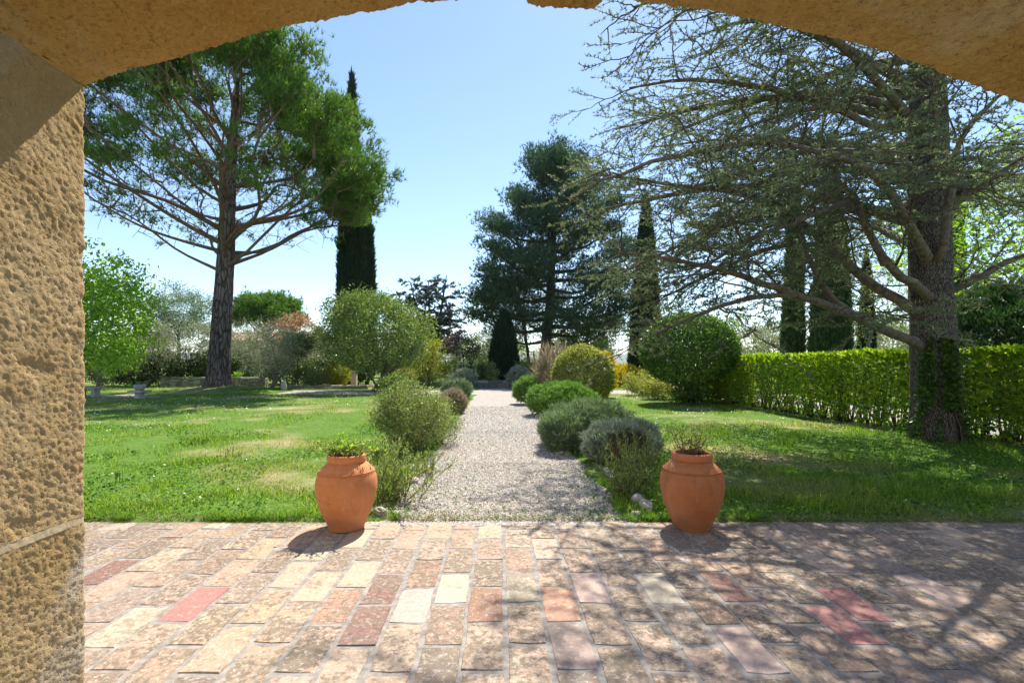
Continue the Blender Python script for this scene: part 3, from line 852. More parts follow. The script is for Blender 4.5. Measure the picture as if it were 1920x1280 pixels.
def leafy_tree(name, label, cat, base, trunk_top, crown_c, crown_r, n_targets, leaf_n, leaf_size, leaf, bark, seed, group=None, r_trunk=0.12, sig=0.28, hollow=0.35, aspect=0.45,
               twig_r=0.008, w=0.22, zmin=None, stems=1, up=0.0, lump=0.3, rise=0.05, lfreq=2.0, bare=0.0, out=0.8, tight=False):
    """tree or large shrub: trunk(s), branchwork, crown of single leaves"""
    rng = np.random.default_rng(seed)
    base = np.array(base, float)
    t = thing(name, label, cat, base, group)
    C, Rr = np.array(crown_c, float), np.array(crown_r, float)
    d = ball_pts(n_targets * 2, rng)
    rad = (hollow + (1 - hollow) * rng.uniform(0, 1, len(d)) ** 0.5) * lumpy(d, seed, lump, lfreq)
    tg = C + d * rad[:, None] * Rr
    zlim = base[2] + 0.12 if zmin is None else zmin
    tg = tg[tg[:, 2] > zlim][:n_targets]
    polys0 = []
    for sI in range(stems):
        off = np.array([rng.normal(0, 0.10), rng.normal(0, 0.10), 0]) * (stems > 1)
        tip = np.array(trunk_top, float) + (rng.normal(0, 0.35, 3) * np.array([Rr[0], Rr[1], 0.4]) if stems > 1 else 0)
        mid = base * 0.55 + tip * 0.45 + np.r_[rng.normal(0, 0.08, 2) * np.linalg.norm(tip - base), 0]
        pts = resample(np.array([base + off - [0, 0, 0.08], mid, tip]), 9)
        polys0.append(pts)
        V, q = trunk_tube(pts, [r_trunk, r_trunk * 0.8, r_trunk * 0.5], 10, 16, 0.08, 0.25, seed + sI)
        MB().add(V, q).build('trunk', bark, t, True)
    if stems > 1:
        polys0[0] = polys0[0]
    polys, cnt = grow(polys0, tg, rng, 5, w, rise)
    mb = MB()
    twig_mesh(mb, polys, cnt, twig_r, 0.45, r_trunk * 0.6, 3)
    stuff(mb.build('branchwork', bark, t))
    k = max(1, int(leaf_n / len(tg)))
    cen = np.repeat(tg, k, 0) + rng.normal(0, sig, (len(tg) * k, 3)) * np.array([1, 1, 0.8])
    if tight:                                          # clipped outline: leaves fill an even shell
        dv = ball_pts(len(cen), rng)
        cen = C + dv * (rng.uniform(0.80, 1.0, len(dv)) * lumpy(dv, seed, lump, lfreq) * lumpy(dv, seed + 5, 0.035, 6.0))[:, None] * Rr
    if bare:
        cen = cen[rng.uniform(0, 1, len(cen)) > bare]
    cen = cen[cen[:, 2] > zlim - 0.05]
    V, f = leaves(cen, leaf_size, rng, aspect, up, dirs=nrm(cen - C) * out)
    stuff(MB().add(V, f).build('crown', leaf, t))
    return t

def needle_shrub(name, label, cat, base, c, r, n, length, width, leaf, seed, group=None, nn=7, spread=0.45, lump=0.18, stems=14, updir=0.6, bark=None, shell=0.75, lfreq=2.5, zmin=0.03, flat=None, lobes=0):
    """mound of sprigs: rosemary, lavender, broom"""
    rng = np.random.default_rng(seed)
    base = np.array(base, float)
    t = thing(name, label, cat, base, group)
    C, Rr = np.array(c, float), np.array(r, float)
    d = ball_pts(n * 2, rng)
    if flat:
        d = nrm(np.sign(d) * np.abs(d) ** flat)
    rad = (shell + (1 - shell) * rng.uniform(0, 1, len(d))) * lumpy(d, seed, lump, lfreq) * lumpy(d, seed + 7, 0.16, 7.0)
    rad = rad * np.where(rng.uniform(0, 1, len(d)) < 0.06, rng.uniform(1.0, 1.16, len(d)), 1.0)
    cen = C + d * rad[:, None] * Rr
    ok = cen[:, 2] > zmin
    cen, d = cen[ok][:n], d[ok][:n]
    if lobes:                                         # several merging humps instead of one dome
        LC = [C] + [C + rng.uniform(-0.55, 0.55, 3) * Rr * np.array([1, 1, 0.35]) for _ in range(lobes)]
        LR = [Rr * 0.72] + [Rr * rng.uniform(0.38, 0.62) * np.array([1, 1, rng.uniform(0.9, 1.3)]) for _ in range(lobes)]
        cc, dd = [], []
        for q, (c_, r_) in enumerate(zip(LC, LR)):
            m_ = int(n * (1.4 if q == 0 else 0.9) * 1.0)
            d_ = ball_pts(m_, rng)
            p_ = c_ + d_ * (rng.uniform(shell, 1.0, m_) * lumpy(d_, seed + q, lump, lfreq) * lumpy(d_, seed + 7 + q, 0.16, 7.0))[:, None] * r_
            inside = np.zeros(m_, bool)
            for q2, (c2, r2) in enumerate(zip(LC, LR)):
                if q2 != q:
                    inside |= (((p_ - c2) / r2) ** 2).sum(1) < 0.62
            ok_ = ~inside & (p_[:, 2] > zmin)
            cc.append(p_[ok_]); dd.append(d_[ok_])
        cen, d = np.concatenate(cc), np.concatenate(dd)
        sel = rng.permutation(len(cen))[:n]
        cen, d = cen[sel], d[sel]
    V, f = tufts(cen, d * 0.9 + np.array([0, 0, updir]), nn, length, width, rng, spread)
    stuff(MB().add(V, f).build('sprigs', leaf, t))
    pick = cen[rng.integers(0, len(cen), stems)]
    st = np.array([resample(np.array([base + [rng.normal(0, 0.06), rng.normal(0, 0.06), -0.03], base * 0.6 + p * 0.4 + [0, 0, 0.05], base * 0.15 + p * 0.85]), 6) for p in pick])
    V, q = tubes(st, np.linspace(0.014, 0.004, 6)[None] * np.ones((stems, 1)), 4)
    stuff(MB().add(V, q).build('stems', bark or M['twig'], t))
    return t

def cypress(name, label, base, h, rw, leaf, seed, n=7000, group=None, lobes=1, size=0.42, taper=0.6):
    rng = np.random.default_rng(seed)
    base = np.array(base, float)
    t = thing(name, label, 'cypress tree', base, group)
    trunk = np.array([base + [0, 0, -0.1], base + [0, 0, h * 0.5], base + [0, 0, h * 0.93]])
    V, q = trunk_tube(trunk, [rw * 0.22, rw * 0.12, 0.02], 8, 14, 0.05, 0.2, seed)
    MB().add(V, q).build('trunk', M['dark_bark'], t, True)
    def prof(u):
        return np.clip(np.minimum(1, (u + 0.02) / 0.10) ** 0.5, 0, 1) * (1 - u ** 2.2) ** taper * (1 - 0.25 * u) + 0.02
    def surf(u, a):
        x = rw * prof(u) * (1 + 0.20 * (2 * vnoise(np.stack([np.cos(a) * 2 + 9, np.sin(a) * 2 + 9, u * h * 0.28 + seed], -1), seed) - 1) + 0.10 * (2 * vnoise(np.stack([np.cos(a) * 5, np.sin(a) * 5, u * h * 0.9], -1), seed + 3) - 1))
        return x
    # dense inner growth
    us = np.linspace(0, 1, 40); an = np.linspace(0, 2 * pi, 18, endpoint=False)
    U, A = np.meshgrid(us, an, indexing='ij')
    rr = surf(U, A) * 0.80
    V = np.stack([base[0] + rr * np.cos(A), base[1] + rr * np.sin(A), base[2] + 0.35 + U * (h - 0.5)], -1)
    idx = np.arange(U.size).reshape(U.shape)
    A_, B_ = idx[:-1], idx[1:]
    stuff(MB().add(V, np.stack([A_, np.roll(A_, -1, 1), np.roll(B_, -1, 1), B_], -1).reshape(-1, 4)).build('inner_growth', leaf, t))
    u = rng.uniform(0, 1, n * 2)
    u = u[rng.uniform(0, 1, n * 2) < prof(u)][:int(n * 0.6)]
    a = rng.uniform(0, 2 * pi, len(u))
    rr = surf(u, a) * rng.uniform(0.78, 1.02, len(u))
    cen = np.stack([base[0] + rr * np.cos(a), base[1] + rr * np.sin(a), base[2] + 0.25 + u * (h - 0.35)], -1)
    out = np.stack([np.cos(a) * 0.35, np.sin(a) * 0.35, np.ones_like(a) * 1.1], -1)
    V, f = tufts(cen, out, 4, size, size * 0.29, rng, 0.24)
    stuff(MB().add(V, f).build('crown', leaf, t))
    return t

def pine(name, label, base, trunk_pts, radii, limbs, targets, foliage_mask, tuft_n, tuft_len, tuft_w, nn, leaf, bark, twig, seed, group=None, sig=0.35, twig_r=0.012, w=0.25, rise=0.02, limb_mat=None, tdir_up=0.9, flare=0.3, sides=24, bare_targets=None):
    rng = np.random.default_rng(seed)
    base = np.array(base, float)
    t = thing(name, label, 'pine tree', base, group)
    V, q = trunk_tube(np.array(trunk_pts), radii, sides, 60, 0.06, flare, seed)
    MB().add(V, q).build('trunk', bark, t, True)
    bp = [resample(np.array(trunk_pts), 24)]
    for (pts, r0) in limbs:
        p = limb_obj(pts, r0, 0.025, limb_mat or bark, t, 12, 6, 0.04, rng)
        bp.append(p[1:])
    allt = targets if bare_targets is None else np.concatenate([targets, bare_targets])
    polys, cnt = grow(bp, allt, rng, 5, w, rise, 0.07)
    mb = MB()
    twig_mesh(mb, polys, cnt, twig_r, 0.42, 0.12, 3)
    if bare_targets is not None:                      # short dead side twigs along the bare inner branches
        k = 3
        src = polys[rng.integers(0, len(polys), len(bare_targets) * k)]
        s = src[np.arange(len(src)), rng.integers(1, 5, len(src))]
        e = s + nrm(rng.normal(0, 1, (len(s), 3)) + np.array([0, 0, 0.3])) * rng.uniform(0.25, 0.8, (len(s), 1))
        m = (s + e) / 2 + rng.normal(0, 0.05, s.shape)
        V, q = tubes(np.stack([s, m, e], 1), np.array([[0.011, 0.008, 0.004]]) * np.ones((len(s), 1)), 3)
        mb.add(V, q)
    stuff(mb.build('branchwork', twig, t))
    tg = targets[foliage_mask]
    cen = np.repeat(tg, tuft_n, 0) + rng.normal(0, sig, (len(tg) * tuft_n, 3)) * np.array([1, 1, 0.75])
    ax = np.array(trunk_pts)[-1] * np.array([1, 1, 0]) + np.array([0, 0, base[2] + 0.45 * (np.array(trunk_pts)[-1][2] - base[2])])
    V, f = tufts(cen, nrm(cen - ax) * 0.7 + np.array([0, 0, tdir_up]), nn, tuft_len, tuft_w, rng, 0.6)
    stuff(MB().add(V, f).build('crown', leaf, t))
    return t

# ------------------------------------------------------------------ the big stone pine on the lawn
def stone_pine():
    rng = np.random.default_rng(5)
    x0, y0 = PINE
    g = float(gh(x0, y0))
    tp = [P(408, 736, 24), P(413, 650, 24), P(420, 540, 24), P(426, 420, 24), P(430, 330, 24), P(438, 240, 24), P(446, 150, 24)]
    tp[0][2] = g - 0.15
    radii = [0.54, 0.47, 0.42, 0.36, 0.30, 0.21, 0.09]
    tp = np.array(tp)
    C = np.array([x0 - 0.2, y0, 10.4])
    A, UP, DN = 8.2, 7.6, 3.6
    def shell(az, el, s):
        v = np.stack([np.cos(el) * np.cos(az) * A, np.cos(el) * np.sin(az) * A * np.where(np.sin(az) < 0, 1.08, 0.95), np.sin(el) * np.where(el > 0, UP, DN)], -1)
        return C + v * s[..., None]
    axis = resample(tp, 60)
    limbs = []
    spec = []
    for k in range(26):
        u = k / 25
        z = 6.3 + 6.5 * u ** 1.1
        az = k * 2.39996 + rng.normal(0, 0.45)
        el = radians(-16 + 80 * u + rng.normal(0, 10))
        spec.append((z, az, el))
    # the ones the photograph shows clearly: low limbs to either side
    spec += [(5.9, pi * 0.98, radians(-14)), (6.1, 0.05, radians(-34)), (6.5, 0.2, radians(-14)), (6.9, pi * 1.08, radians(2)), (7.2, -0.25, radians(2)), (7.8, pi * 1.2, radians(22)), (7.6, -0.6, radians(18))]
    for z, az, el in spec:
        s0 = axis[np.argmin(np.abs(axis[:, 2] - z))]
        e = shell(np.array(az), np.array(el), np.array(rng.uniform(0.78, 0.92)))
        m1 = s0 * 0.68 + e * 0.32 + np.array([0, 0, -0.25 if el < 0.5 else 0.0]) + rng.normal(0, 0.30, 3)
        m2 = s0 * 0.33 + e * 0.67 + np.array([0, 0, -0.20 if el < 0.5 else 0.1]) + rng.normal(0, 0.42, 3)
        limbs.append((np.array([s0, m1, m2, e]), rng.uniform(0.045, 0.085)))
    # leafy ends
    n = 5200
    az = rng.uniform(0, 2 * pi, n)
    el = np.arcsin(rng.uniform(-0.45, 1.0, n))
    front = np.cos(az + pi / 2)                                   # +1 towards the camera
    right = np.cos(az)
    lim = np.radians(14 + 30 * np.clip(front, 0, 1) - 34 * np.clip(right, 0, 1) * (1 - 0.6 * np.clip(front, 0, 1)) - 8 * np.clip(-right, 0, 1))
    lump = fbm(np.stack([np.cos(az) * 2.2, np.sin(az) * 2.2, el * 2.5], -1) + 5, 8, 2)
    keep = (el > lim + (lump - 0.5) * 0.5) & (rng.uniform(0, 1, n) < np.where(el > lim + 0.12, 1, 0.5))
    az, el, lump = az[keep][:430], el[keep][:430], lump[keep][:430]
    s = (rng.uniform(0.74, 1.0, len(az))) * (0.80 + 0.40 * lump)
    s = s * (1 + np.clip(np.cos(az), 0, 1) * np.interp(el, [-0.3, 0.1, 0.5, 0.9, 1.4], [-0.04, -0.03, -0.12, -0.13, 0.0]))
    tg = shell(az, el, s)
    tg = np.repeat(tg, 6, 0) + rng.normal(0, 0.40, (len(tg) * 6, 3)) * np.array([1, 1, 0.55])
    # a few sparse low sprays
    az2 = rng.uniform(0, 2 * pi, 150); el2 = rng.uniform(-0.75, 0.15, 150)
    tg2 = shell(az2, el2, rng.uniform(0.6, 0.95, 150))
    tg = np.concatenate([tg, tg2])
    nb = 1200
    d = ball_pts(nb, rng)
    bare = C + d * rng.uniform(0.3, 0.88, (nb, 1)) * np.array([A, A, 6.0])
    bare = bare[bare[:, 2] > 8.0]
    pine('stone_pine', 'tall umbrella-shaped pine with bare thick trunk standing alone on the lawn', (x0, y0, g), tp, radii, limbs, tg, np.ones(len(tg), bool), 15, 0.27, 0.040, 6,
         M['stonepine'], M['pine_bark'], M['pine_twig'], 5, sig=0.20, limb_mat=M['red_bark'], flare=0.45, sides=36, bare_targets=bare, w=0.3, twig_r=0.013)
stone_pine()

# ------------------------------------------------------------------ dark pine beyond the end of the path
def dark_pine():
    rng = np.random.default_rng(11)
    Y = 40.0
    tp = np.array([P(1016, 713, Y), P(1024, 640, Y), P(1032, 560, Y), P(1036, 470, Y), P(1042, 395, Y), P(1050, 290, Y)])
    tp[0][2] = -0.2
    axis = resample(tp, 60)
    def half(z):
        return np.interp(z, [3.0, 4.5, 7, 9.5, 12, 14.5, 17, 19, 20.6], [4.0, 7.8, 8.2, 7.2, 6.0, 4.7, 3.3, 2.0, 0.4])
    limbs = []
    heads = []
    for k in range(52):
        z = 3.0 + 14.6 * (k / 51)
        az = k * 2.39996 + rng.normal(0, 0.25)
        s0 = axis[np.argmin(np.abs(axis[:, 2] - z))]
        L = half(z + 1.0) * rng.uniform(0.72, 1.05)
        e = s0 + np.array([cos(az) * L, sin(az) * L, 0.22 * L + rng.normal(0, 0.3) + (0.6 if z > 9 else -0.3)])
        m = s0 * 0.5 + e * 0.5 + np.array([0, 0, -0.10 * L])
        limbs.append((np.array([s0, m, e]), 0.05 + 0.012 * L))
        heads.append((s0, m, e, L))
    tg = []
    for s0, m, e, L in heads:
        n = int(10 + 8 * L)
        u = rng.uniform(0.30, 1.08, n) ** 0.8
        c = s0 + (e - s0) * u[:, None]
        wdt = 0.22 * L * (1.1 - u)[:, None] + 0.28
        tg.append(c + rng.normal(0, 1, (n, 3)) * wdt * np.array([1, 1, 0.45]) + np.array([0, 0, 0.25]))
    top = axis[-1] + rng.normal(0, 1, (40, 3)) * np.array([0.5, 0.5, 0.8])
    tg = np.concatenate(tg + [top])
    pine('dark_pine', 'large dark green pine with layered upswept boughs beyond the path end', (tp[0][0], tp[0][1], 0), tp, [0.50, 0.42, 0.34, 0.27, 0.18, 0.06], limbs, tg, np.ones(len(tg), bool), 12, 0.33, 0.062, 5,
         M['aleppo'], M['dark_bark'], M['dark_bark'], 11, sig=0.34, tdir_up=1.2, flare=0.2, twig_r=0.014)
dark_pine()

def slim_pine(base, h, lean, seed, label, crown=(2.6, 2.6, 2.2), n=240):
    rng = np.random.default_rng(seed)
    base = np.array(base, float)
    top = base + np.array([lean, 0, h])
    tp = np.array([base + [0, 0, -0.1], base * 0.6 + top * 0.4 + [lean * -0.1, 0, 0], top])
    C = top + [0, 0, -crown[2] * 0.2]
    d = ball_pts(n, rng)
    tg = C + d * (rng.uniform(0.3, 1, (n, 1))) ** 0.5 * np.array(crown)
    axis = resample(tp, 20)
    limbs = []
    for k in range(9):
        s0 = axis[9 + k]
        e = C + ball_pts(1, rng)[0] * np.array(crown) * 0.7
        limbs.append((np.array([s0, (s0 + e) / 2 + [0, 0, -0.1], e]), 0.06))
    pine('slim_pine', label, base, tp, [0.16, 0.13, 0.05], limbs, tg, np.ones(n, bool), 12, 0.34, 0.055, 6, M['aleppo'], M['dark_bark'], M['dark_bark'], seed, sig=0.36, flare=0.15, sides=10)
slim_pine((3.0, 46, 0), 8.5, -1.2, 31, 'slender leaning pine trunk between the dark pine and black cypress', (2.2, 2.2, 1.6), 70)

# ------------------------------------------------------------------ umbrella pine far behind the olives
def far_umbrella():
    rng = np.random.default_rng(15)
    Y = 50.0
    b = np.array([(500 - CX) / F * Y, Y, 0])
    tp = np.array([b + [0, 0, -0.1], b + [0.1, 0, 2.2], b + [-0.1, 0, 4.2], b + [0.1, 0, 6.2]])
    C = b + np.array([0, 0, 5.9])
    n = 420
    d = ball_pts(n * 4, rng)
    d = d[d[:, 2] > -0.22][:n]
    tg = C + d * rng.uniform(0.75, 1.0, (n, 1)) * lumpy(d, 4, 0.4, 2.6)[:, None] * np.array([3.4, 3.4, 2.5])
    limbs = []
    for k in range(12):
        az = k * 2.4
        e = C + np.array([cos(az) * 2.5, sin(az) * 2.5, 0.2 + 0.7 * rng.uniform()])
        s0 = tp[1] + (tp[3] - tp[1]) * (0.25 + 0.6 * k / 12)
        limbs.append((np.array([s0, (s0 + e) / 2 + [0, 0, -0.35], e]), 0.09))
    pine('umbrella_pine', 'small rounded umbrella pine above the tiled roof behind the olive trees', b, tp, [0.28, 0.24, 0.2, 0.1], limbs, tg, np.ones(n, bool), 12, 0.38, 0.075, 6, M['stonepine'], M['pine_bark'], M['pine_twig'], 15, sig=0.3, flare=0.1, sides=10)
far_umbrella()

# ------------------------------------------------------------------ the near cedar
def cedar_sprays(limbs, rng, mb_wood, mb_leaf, gap2=0.26, gap3=0.12, k2=0.40, max2=2.3, ros_gap=0.042, ros_len=0.040, ros_w=0.013, nn=4, start=0.22, droop=0.07, wood_r=0.010, l3=(0.14, 0.50), sub=0.0):
    """secondary branches and twigs in flat plates along each limb, with needle rosettes"""
    def side_dirs(T, sgn, fwd):
        Nn = nrm(np.cross(T, np.array([0, 0, 1.0])))
        return nrm(T * fwd + Nn * sgn[:, None])
    def along(polys, gap, t0):
        """sample points and tangents on (N,K,3) polylines every gap metres"""
        L = np.linalg.norm(np.diff(polys, axis=1), axis=2).sum(1)
        P_, T_, rem, idx = [], [], [], []
        K = polys.shape[1]
        for i, l in enumerate(L):
            n = max(1, int(l * (1 - t0) / gap))
            u = t0 + (1 - t0) * (np.arange(n) + rng.uniform(0.2, 0.8, n)) / n
            f = np.clip(u * (K - 1), 0, K - 1.001)
            j = f.astype(int)
            a, b = polys[i, j], polys[i, j + 1]
            P_.append(a + (b - a) * (f - j)[:, None]); T_.append(nrm(b - a)); rem.append(l * (1 - u)); idx.append(np.arange(n))
        return np.concatenate(P_), np.concatenate(T_), np.concatenate(rem), np.concatenate(idx)
    def make(p, d, L, K, drp, wig):
        u = np.linspace(0, 1, K)[None, :, None]
        q = p[:, None] + d[:, None] * L[:, None, None] * u
        q = q + np.array([0, 0, -1.0]) * drp * (L[:, None, None] * u) ** 2
        q[:, 1:] += rng.normal(0, wig, (len(p), K - 1, 3)) * L[:, None, None]
        return q
    sec = []
    if sub:                                             # long side boughs, each carrying its own plate of sprays
        more = []
        for lp in limbs:
            p, T, rem, idx = along(lp[None], sub, 0.18)
            sgn = np.where(idx % 2 == 0, 1.0, -1.0)
            d = nrm(side_dirs(T, sgn, rng.uniform(0.6, 1.3, len(p))[:, None]) + rng.normal(0, 0.15, (len(p), 3)) + np.array([0, 0, 1.0]) * rng.uniform(-0.45, 0.85, (len(p), 1)))
            L = np.clip(0.44 * (rem + 2.2) * rng.uniform(0.6, 1.2, len(p)), 0.6, 2.9)
            more.append(make(p, d, L, 8, 0.09, 0.015))
        more = np.concatenate(more)
        V, q = tubes(more, np.linspace(wood_r * 2.6, wood_r * 0.7, 8)[None] * np.ones((len(more), 1)), 4)
        mb_wood.add(V, q)
        limbs = list(limbs) + [m for m in more]
    for lp in limbs:
        p, T, rem, idx = along(lp[None], gap2, start)
        sgn = np.where(idx % 2 == 0, 1.0, -1.0)
        d = side_dirs(T, sgn, rng.uniform(0.5, 1.1, len(p))[:, None])
        d = nrm(d + rng.normal(0, 0.2, d.shape) + np.array([0, 0, 1.0]) * rng.normal(0.02, 0.38, (len(d), 1)))
        L = np.clip(k2 * (rem + 1.5) * rng.uniform(0.55, 1.15, len(p)), 0.3, max2)
        sec.append(make(p, d, L, 6, droop, 0.018))
    sec = np.concatenate(sec)
    V, q = tubes(sec, np.linspace(wood_r * 1.5, wood_r * 0.4, 6)[None] * np.ones((len(sec), 1)), 3)
    mb_wood.add(V, q)
    p, T, rem, idx = along(sec, gap3, 0.12)
    sgn = np.where(idx % 2 == 0, 1.0, -1.0)
    d = nrm(side_dirs(T, sgn, rng.uniform(0.7, 1.4, len(p))[:, None]) + rng.normal(0, 0.2, (len(p), 3)))
    L = np.clip(rng.uniform(*l3, len(p)) * (0.5 + 0.6 * np.minimum(rem, 1)), 0.08, 0.6)
    ter = make(p, d, L, 3, 0.25, 0.03)
    V, q = tubes(ter, np.array([[0.5, 0.4, 0.2]]) * wood_r * np.ones((len(ter), 1)), 3)
    mb_wood.add(V, q)
    cp, cT = [], []
    for polys, t0 in ((ter, 0.05), (sec, 0.35)):
        a, b, _, _ = along(polys, ros_gap, t0)
        cp.append(a); cT.append(b)
    cp, cT = np.concatenate(cp), np.concatenate(cT)
    cp = cp + rng.normal(0, 0.006, cp.shape)
    V, f = tufts(cp, cT * 0.6 + np.array([0, 0, 0.6]), nn, ros_len, ros_w, rng, 0.8)
    mb_leaf.add(V, f)
    return len(sec), len(ter), len(cp)

def near_cedar():
    rng = np.random.default_rng(3)
    x0, y0 = CEDAR
    g = float(gh(x0, y0))
    t = thing('cedar', 'massive old cedar with ivy-clad lower trunk beside the laurel hedge', 'cedar tree', (x0, y0, g))
    tp = [np.array([x0, y0, g - 0.2]), P(1752, 700, 8.5), P(1747, 560, 8.5), P(1742, 400, 8.5), P(1739, 230, 8.5), P(1737, 60, 8.5), np.array([7.45, 8.5, 9.8]), np.array([7.4, 8.5, 14.5])]
    tp = np.array(tp)
    V, q = trunk_tube(tp, [0.36, 0.325, 0.305, 0.29, 0.275, 0.24, 0.17, 0.05], 40, 110, 0.05, 0.24, 4, 6)
    MB().add(V, q).build('trunk', M['cedar_bark'], t, True)
    # pruning scar and bulge low on the trunk
    kc = P(1778, 733, 8.22)
    a = np.linspace(0, 2 * pi, 18, endpoint=False)
    ring = np.stack([np.cos(a) * 0.085, np.sin(a) * 0.0 - 0.01, np.sin(a) * 0.10], -1) + kc
    V, q = tubes(np.concatenate([ring, ring[:1]])[None], np.full((1, 19), 0.035), 6)
    MB().add(V, q).build('pruning_scar', M['cedar_limb'], t, True)
    V = np.concatenate([kc[None] + [0, 0.02, 0], np.stack([np.cos(a) * 0.075, 0 * a + 0.005, np.sin(a) * 0.09], -1) + kc])
    MB().add(V, [[0, 1 + i, 1 + (i + 1) % 18] for i in range(18)]).build('cut_wood', M['pale_stone'], t)
    L = {
        'A': ([(1715, 642, 8.35), (1600, 592, 8.0), (1490, 553, 7.6), (1400, 520, 7.4), (1290, 492, 7.2), (1150, 470, 7.1)], 0.115),
        'A2': ([(1600, 592, 8.0), (1545, 540, 8.1), (1512, 470, 8.3), (1492, 400, 8.5), (1440, 345, 8.6)], 0.06),
        'A3': ([(1490, 553, 7.6), (1400, 560, 7.3), (1310, 590, 7.0), (1225, 628, 6.9)], 0.04),
        'B': ([(1708, 578, 8.5), (1620, 522, 8.6), (1550, 458, 8.7), (1480, 404, 8.9), (1380, 362, 8.8), (1250, 345, 8.6), (1100, 325, 8.3)], 0.12),
        'C': ([(1735, 548, 8.2), (1670, 502, 7.9), (1625, 430, 7.7), (1602, 370, 7.6), (1540, 322, 7.5), (1440, 300, 7.4)], 0.10),
        'C2': ([(1660, 492, 7.9), (1620, 420, 7.6), (1610, 380, 7.5), (1570, 350, 7.4)], 0.06),
        'D': ([(1715, 318, 8.5), (1620, 290, 8.3), (1500, 264, 8.1), (1380, 272, 7.9), (1240, 300, 7.7), (1085, 350, 7.6)], 0.13),
        'D2': ([(1705, 300, 8.7), (1600, 288, 9.5), (1480, 268, 10.5), (1350, 262, 11.5), (1230, 275, 12)], 0.10),
        'E': ([(1712, 218, 8.5), (1620, 186, 8.6), (1560, 192, 8.8), (1450, 168, 8.8), (1320, 150, 8.6), (1180, 165, 8.4)], 0.12),
        'E2': ([(1715, 245, 8.5), (1640, 235, 8.3), (1560, 205, 8.0), (1470, 215, 7.7), (1370, 250, 7.5)], 0.09),
        'F': ([(1716, 165, 8.5), (1650, 130, 8.4), (1590, 92, 8.3), (1480, 45, 8.2), (1400, 40, 8.2), (1330, 60, 8.2)], 0.12),
        'G': ([(1778, 548, 8.5), (1850, 512, 8.2), (1920, 480, 8.0), (2060, 450, 7.8)], 0.12),
        'G2': ([(1770, 392, 8.4), (1850, 345, 8.1), (1930, 288, 7.9), (2060, 245, 7.7)], 0.11),
        'H': ([(1765, 475, 8.12), (1776, 400, 7.9), (1788, 330, 7.7), (1802, 262, 7.5), (1862, 190, 7.3), (1930, 140, 7.1)], 0.085),
        'H2': ([(1750, 330, 8.15), (1758, 270, 8.0), (1755, 200, 7.8), (1760, 130, 7.6), (1790, 60, 7.5)], 0.07),
        'I': ([(1725, 470, 8.8), (1655, 432, 10), (1560, 402, 11.5), (1450, 392, 13), (1350, 420, 14)], 0.10),
        'J': ([(1725, 260, 8.7), (1580, 305, 11), (1420, 385, 12.5), (1270, 480, 13.3), (1160, 520, 13.6)], 0.10),
        'K': ([(1725, 380, 8.8), (1700, 380, 11), (1640, 420, 12.5), (1560, 470, 13.5)], 0.08),
        'M1': ([(1560, 460, 8.7), (1460, 462, 8.5), (1350, 505, 8.2), (1240, 560, 8.0)], 0.05),
        'M2': ([(1480, 404, 8.9), (1380, 418, 8.8), (1270, 462, 8.6), (1150, 520, 8.4)], 0.05),
        'M3': ([(1602, 372, 7.6), (1500, 412, 7.3), (1400, 452, 7.1), (1290, 520, 7.0)], 0.05),
        'L': ([(1760, 300, 8.8), (1830, 300, 10.5), (1900, 330, 12), (1980, 380, 13)], 0.08),
    }
    limbs = []
    for k, (pts, r) in L.items():
        p = np.array([P(*c) for c in pts])
        if k not in ('A2', 'A3', 'C2', 'M1', 'M2', 'M3'):                  # root the limb inside the trunk
            zc = p[0][2] - 0.10
            axp = np.array([np.interp(zc, tp[:, 2], tp[:, j]) for j in (0, 1)] + [zc])
            p = np.concatenate([[axp], p])
        limbs.append(limb_obj(p, r * 0.72, 0.013, M['cedar_limb'], t, 22, 8, 0.05, rng))
    ax0 = resample(tp, 80)
    for k in (0, 2, 3, 5, 7, 8, 10, 12, 14):             # further boughs on the garden side
        z = 3.2 + 4.2 * (k / 14)
        az = pi + radians((-38, 42, 5, 70, -15, 25, 55, -28, 12, 85, 35, -5, 60, 20, -35)[k])
        s0 = ax0[np.argmin(np.abs(ax0[:, 2] - z))]
        ln = rng.uniform(5.0, 6.8) * (0.72 if sin(az) < -0.3 else 1.0)
        e = s0 + np.array([cos(az) * ln, -sin(az) * ln, 0.10 * ln - 0.1])
        m = s0 * 0.5 + e * 0.5 + np.array([0, 0, 0.10 * ln])
        limbs.append(limb_obj(np.array([s0, m, e]), 0.075, 0.014, M['cedar_limb'], t, 16, 6, 0.03, rng))
    n_seen = len(limbs)
    # upper crown, above the arch
    axis = resample(tp, 80)
    for k in range(12):
        z = 7.4 + 5.4 * (k / 11)
        az = k * 2.39996 + 1.0
        s0 = axis[np.argmin(np.abs(axis[:, 2] - z))]
        ln = np.interp(z, [7, 10, 14], [6.3, 5.0, 1.4]) * rng.uniform(0.75, 1.05)
        dv = np.array([cos(az), sin(az)])
        if dv[1] < -0.2:
            ln = min(ln, 3.6 / -dv[1])
        if dv[0] < -0.4:
            ln = min(ln, 5.2)
        e = s0 + np.array([dv[0] * ln, dv[1] * ln, 0.16 * ln])
        m = s0 * 0.5 + e * 0.5 + np.array([0, 0, 0.14 * ln])
        limbs.append(limb_obj(np.array([s0, m, e]), 0.05 + 0.01 * ln, 0.014, M['cedar_limb'], t, 14, 6, 0.03, rng))
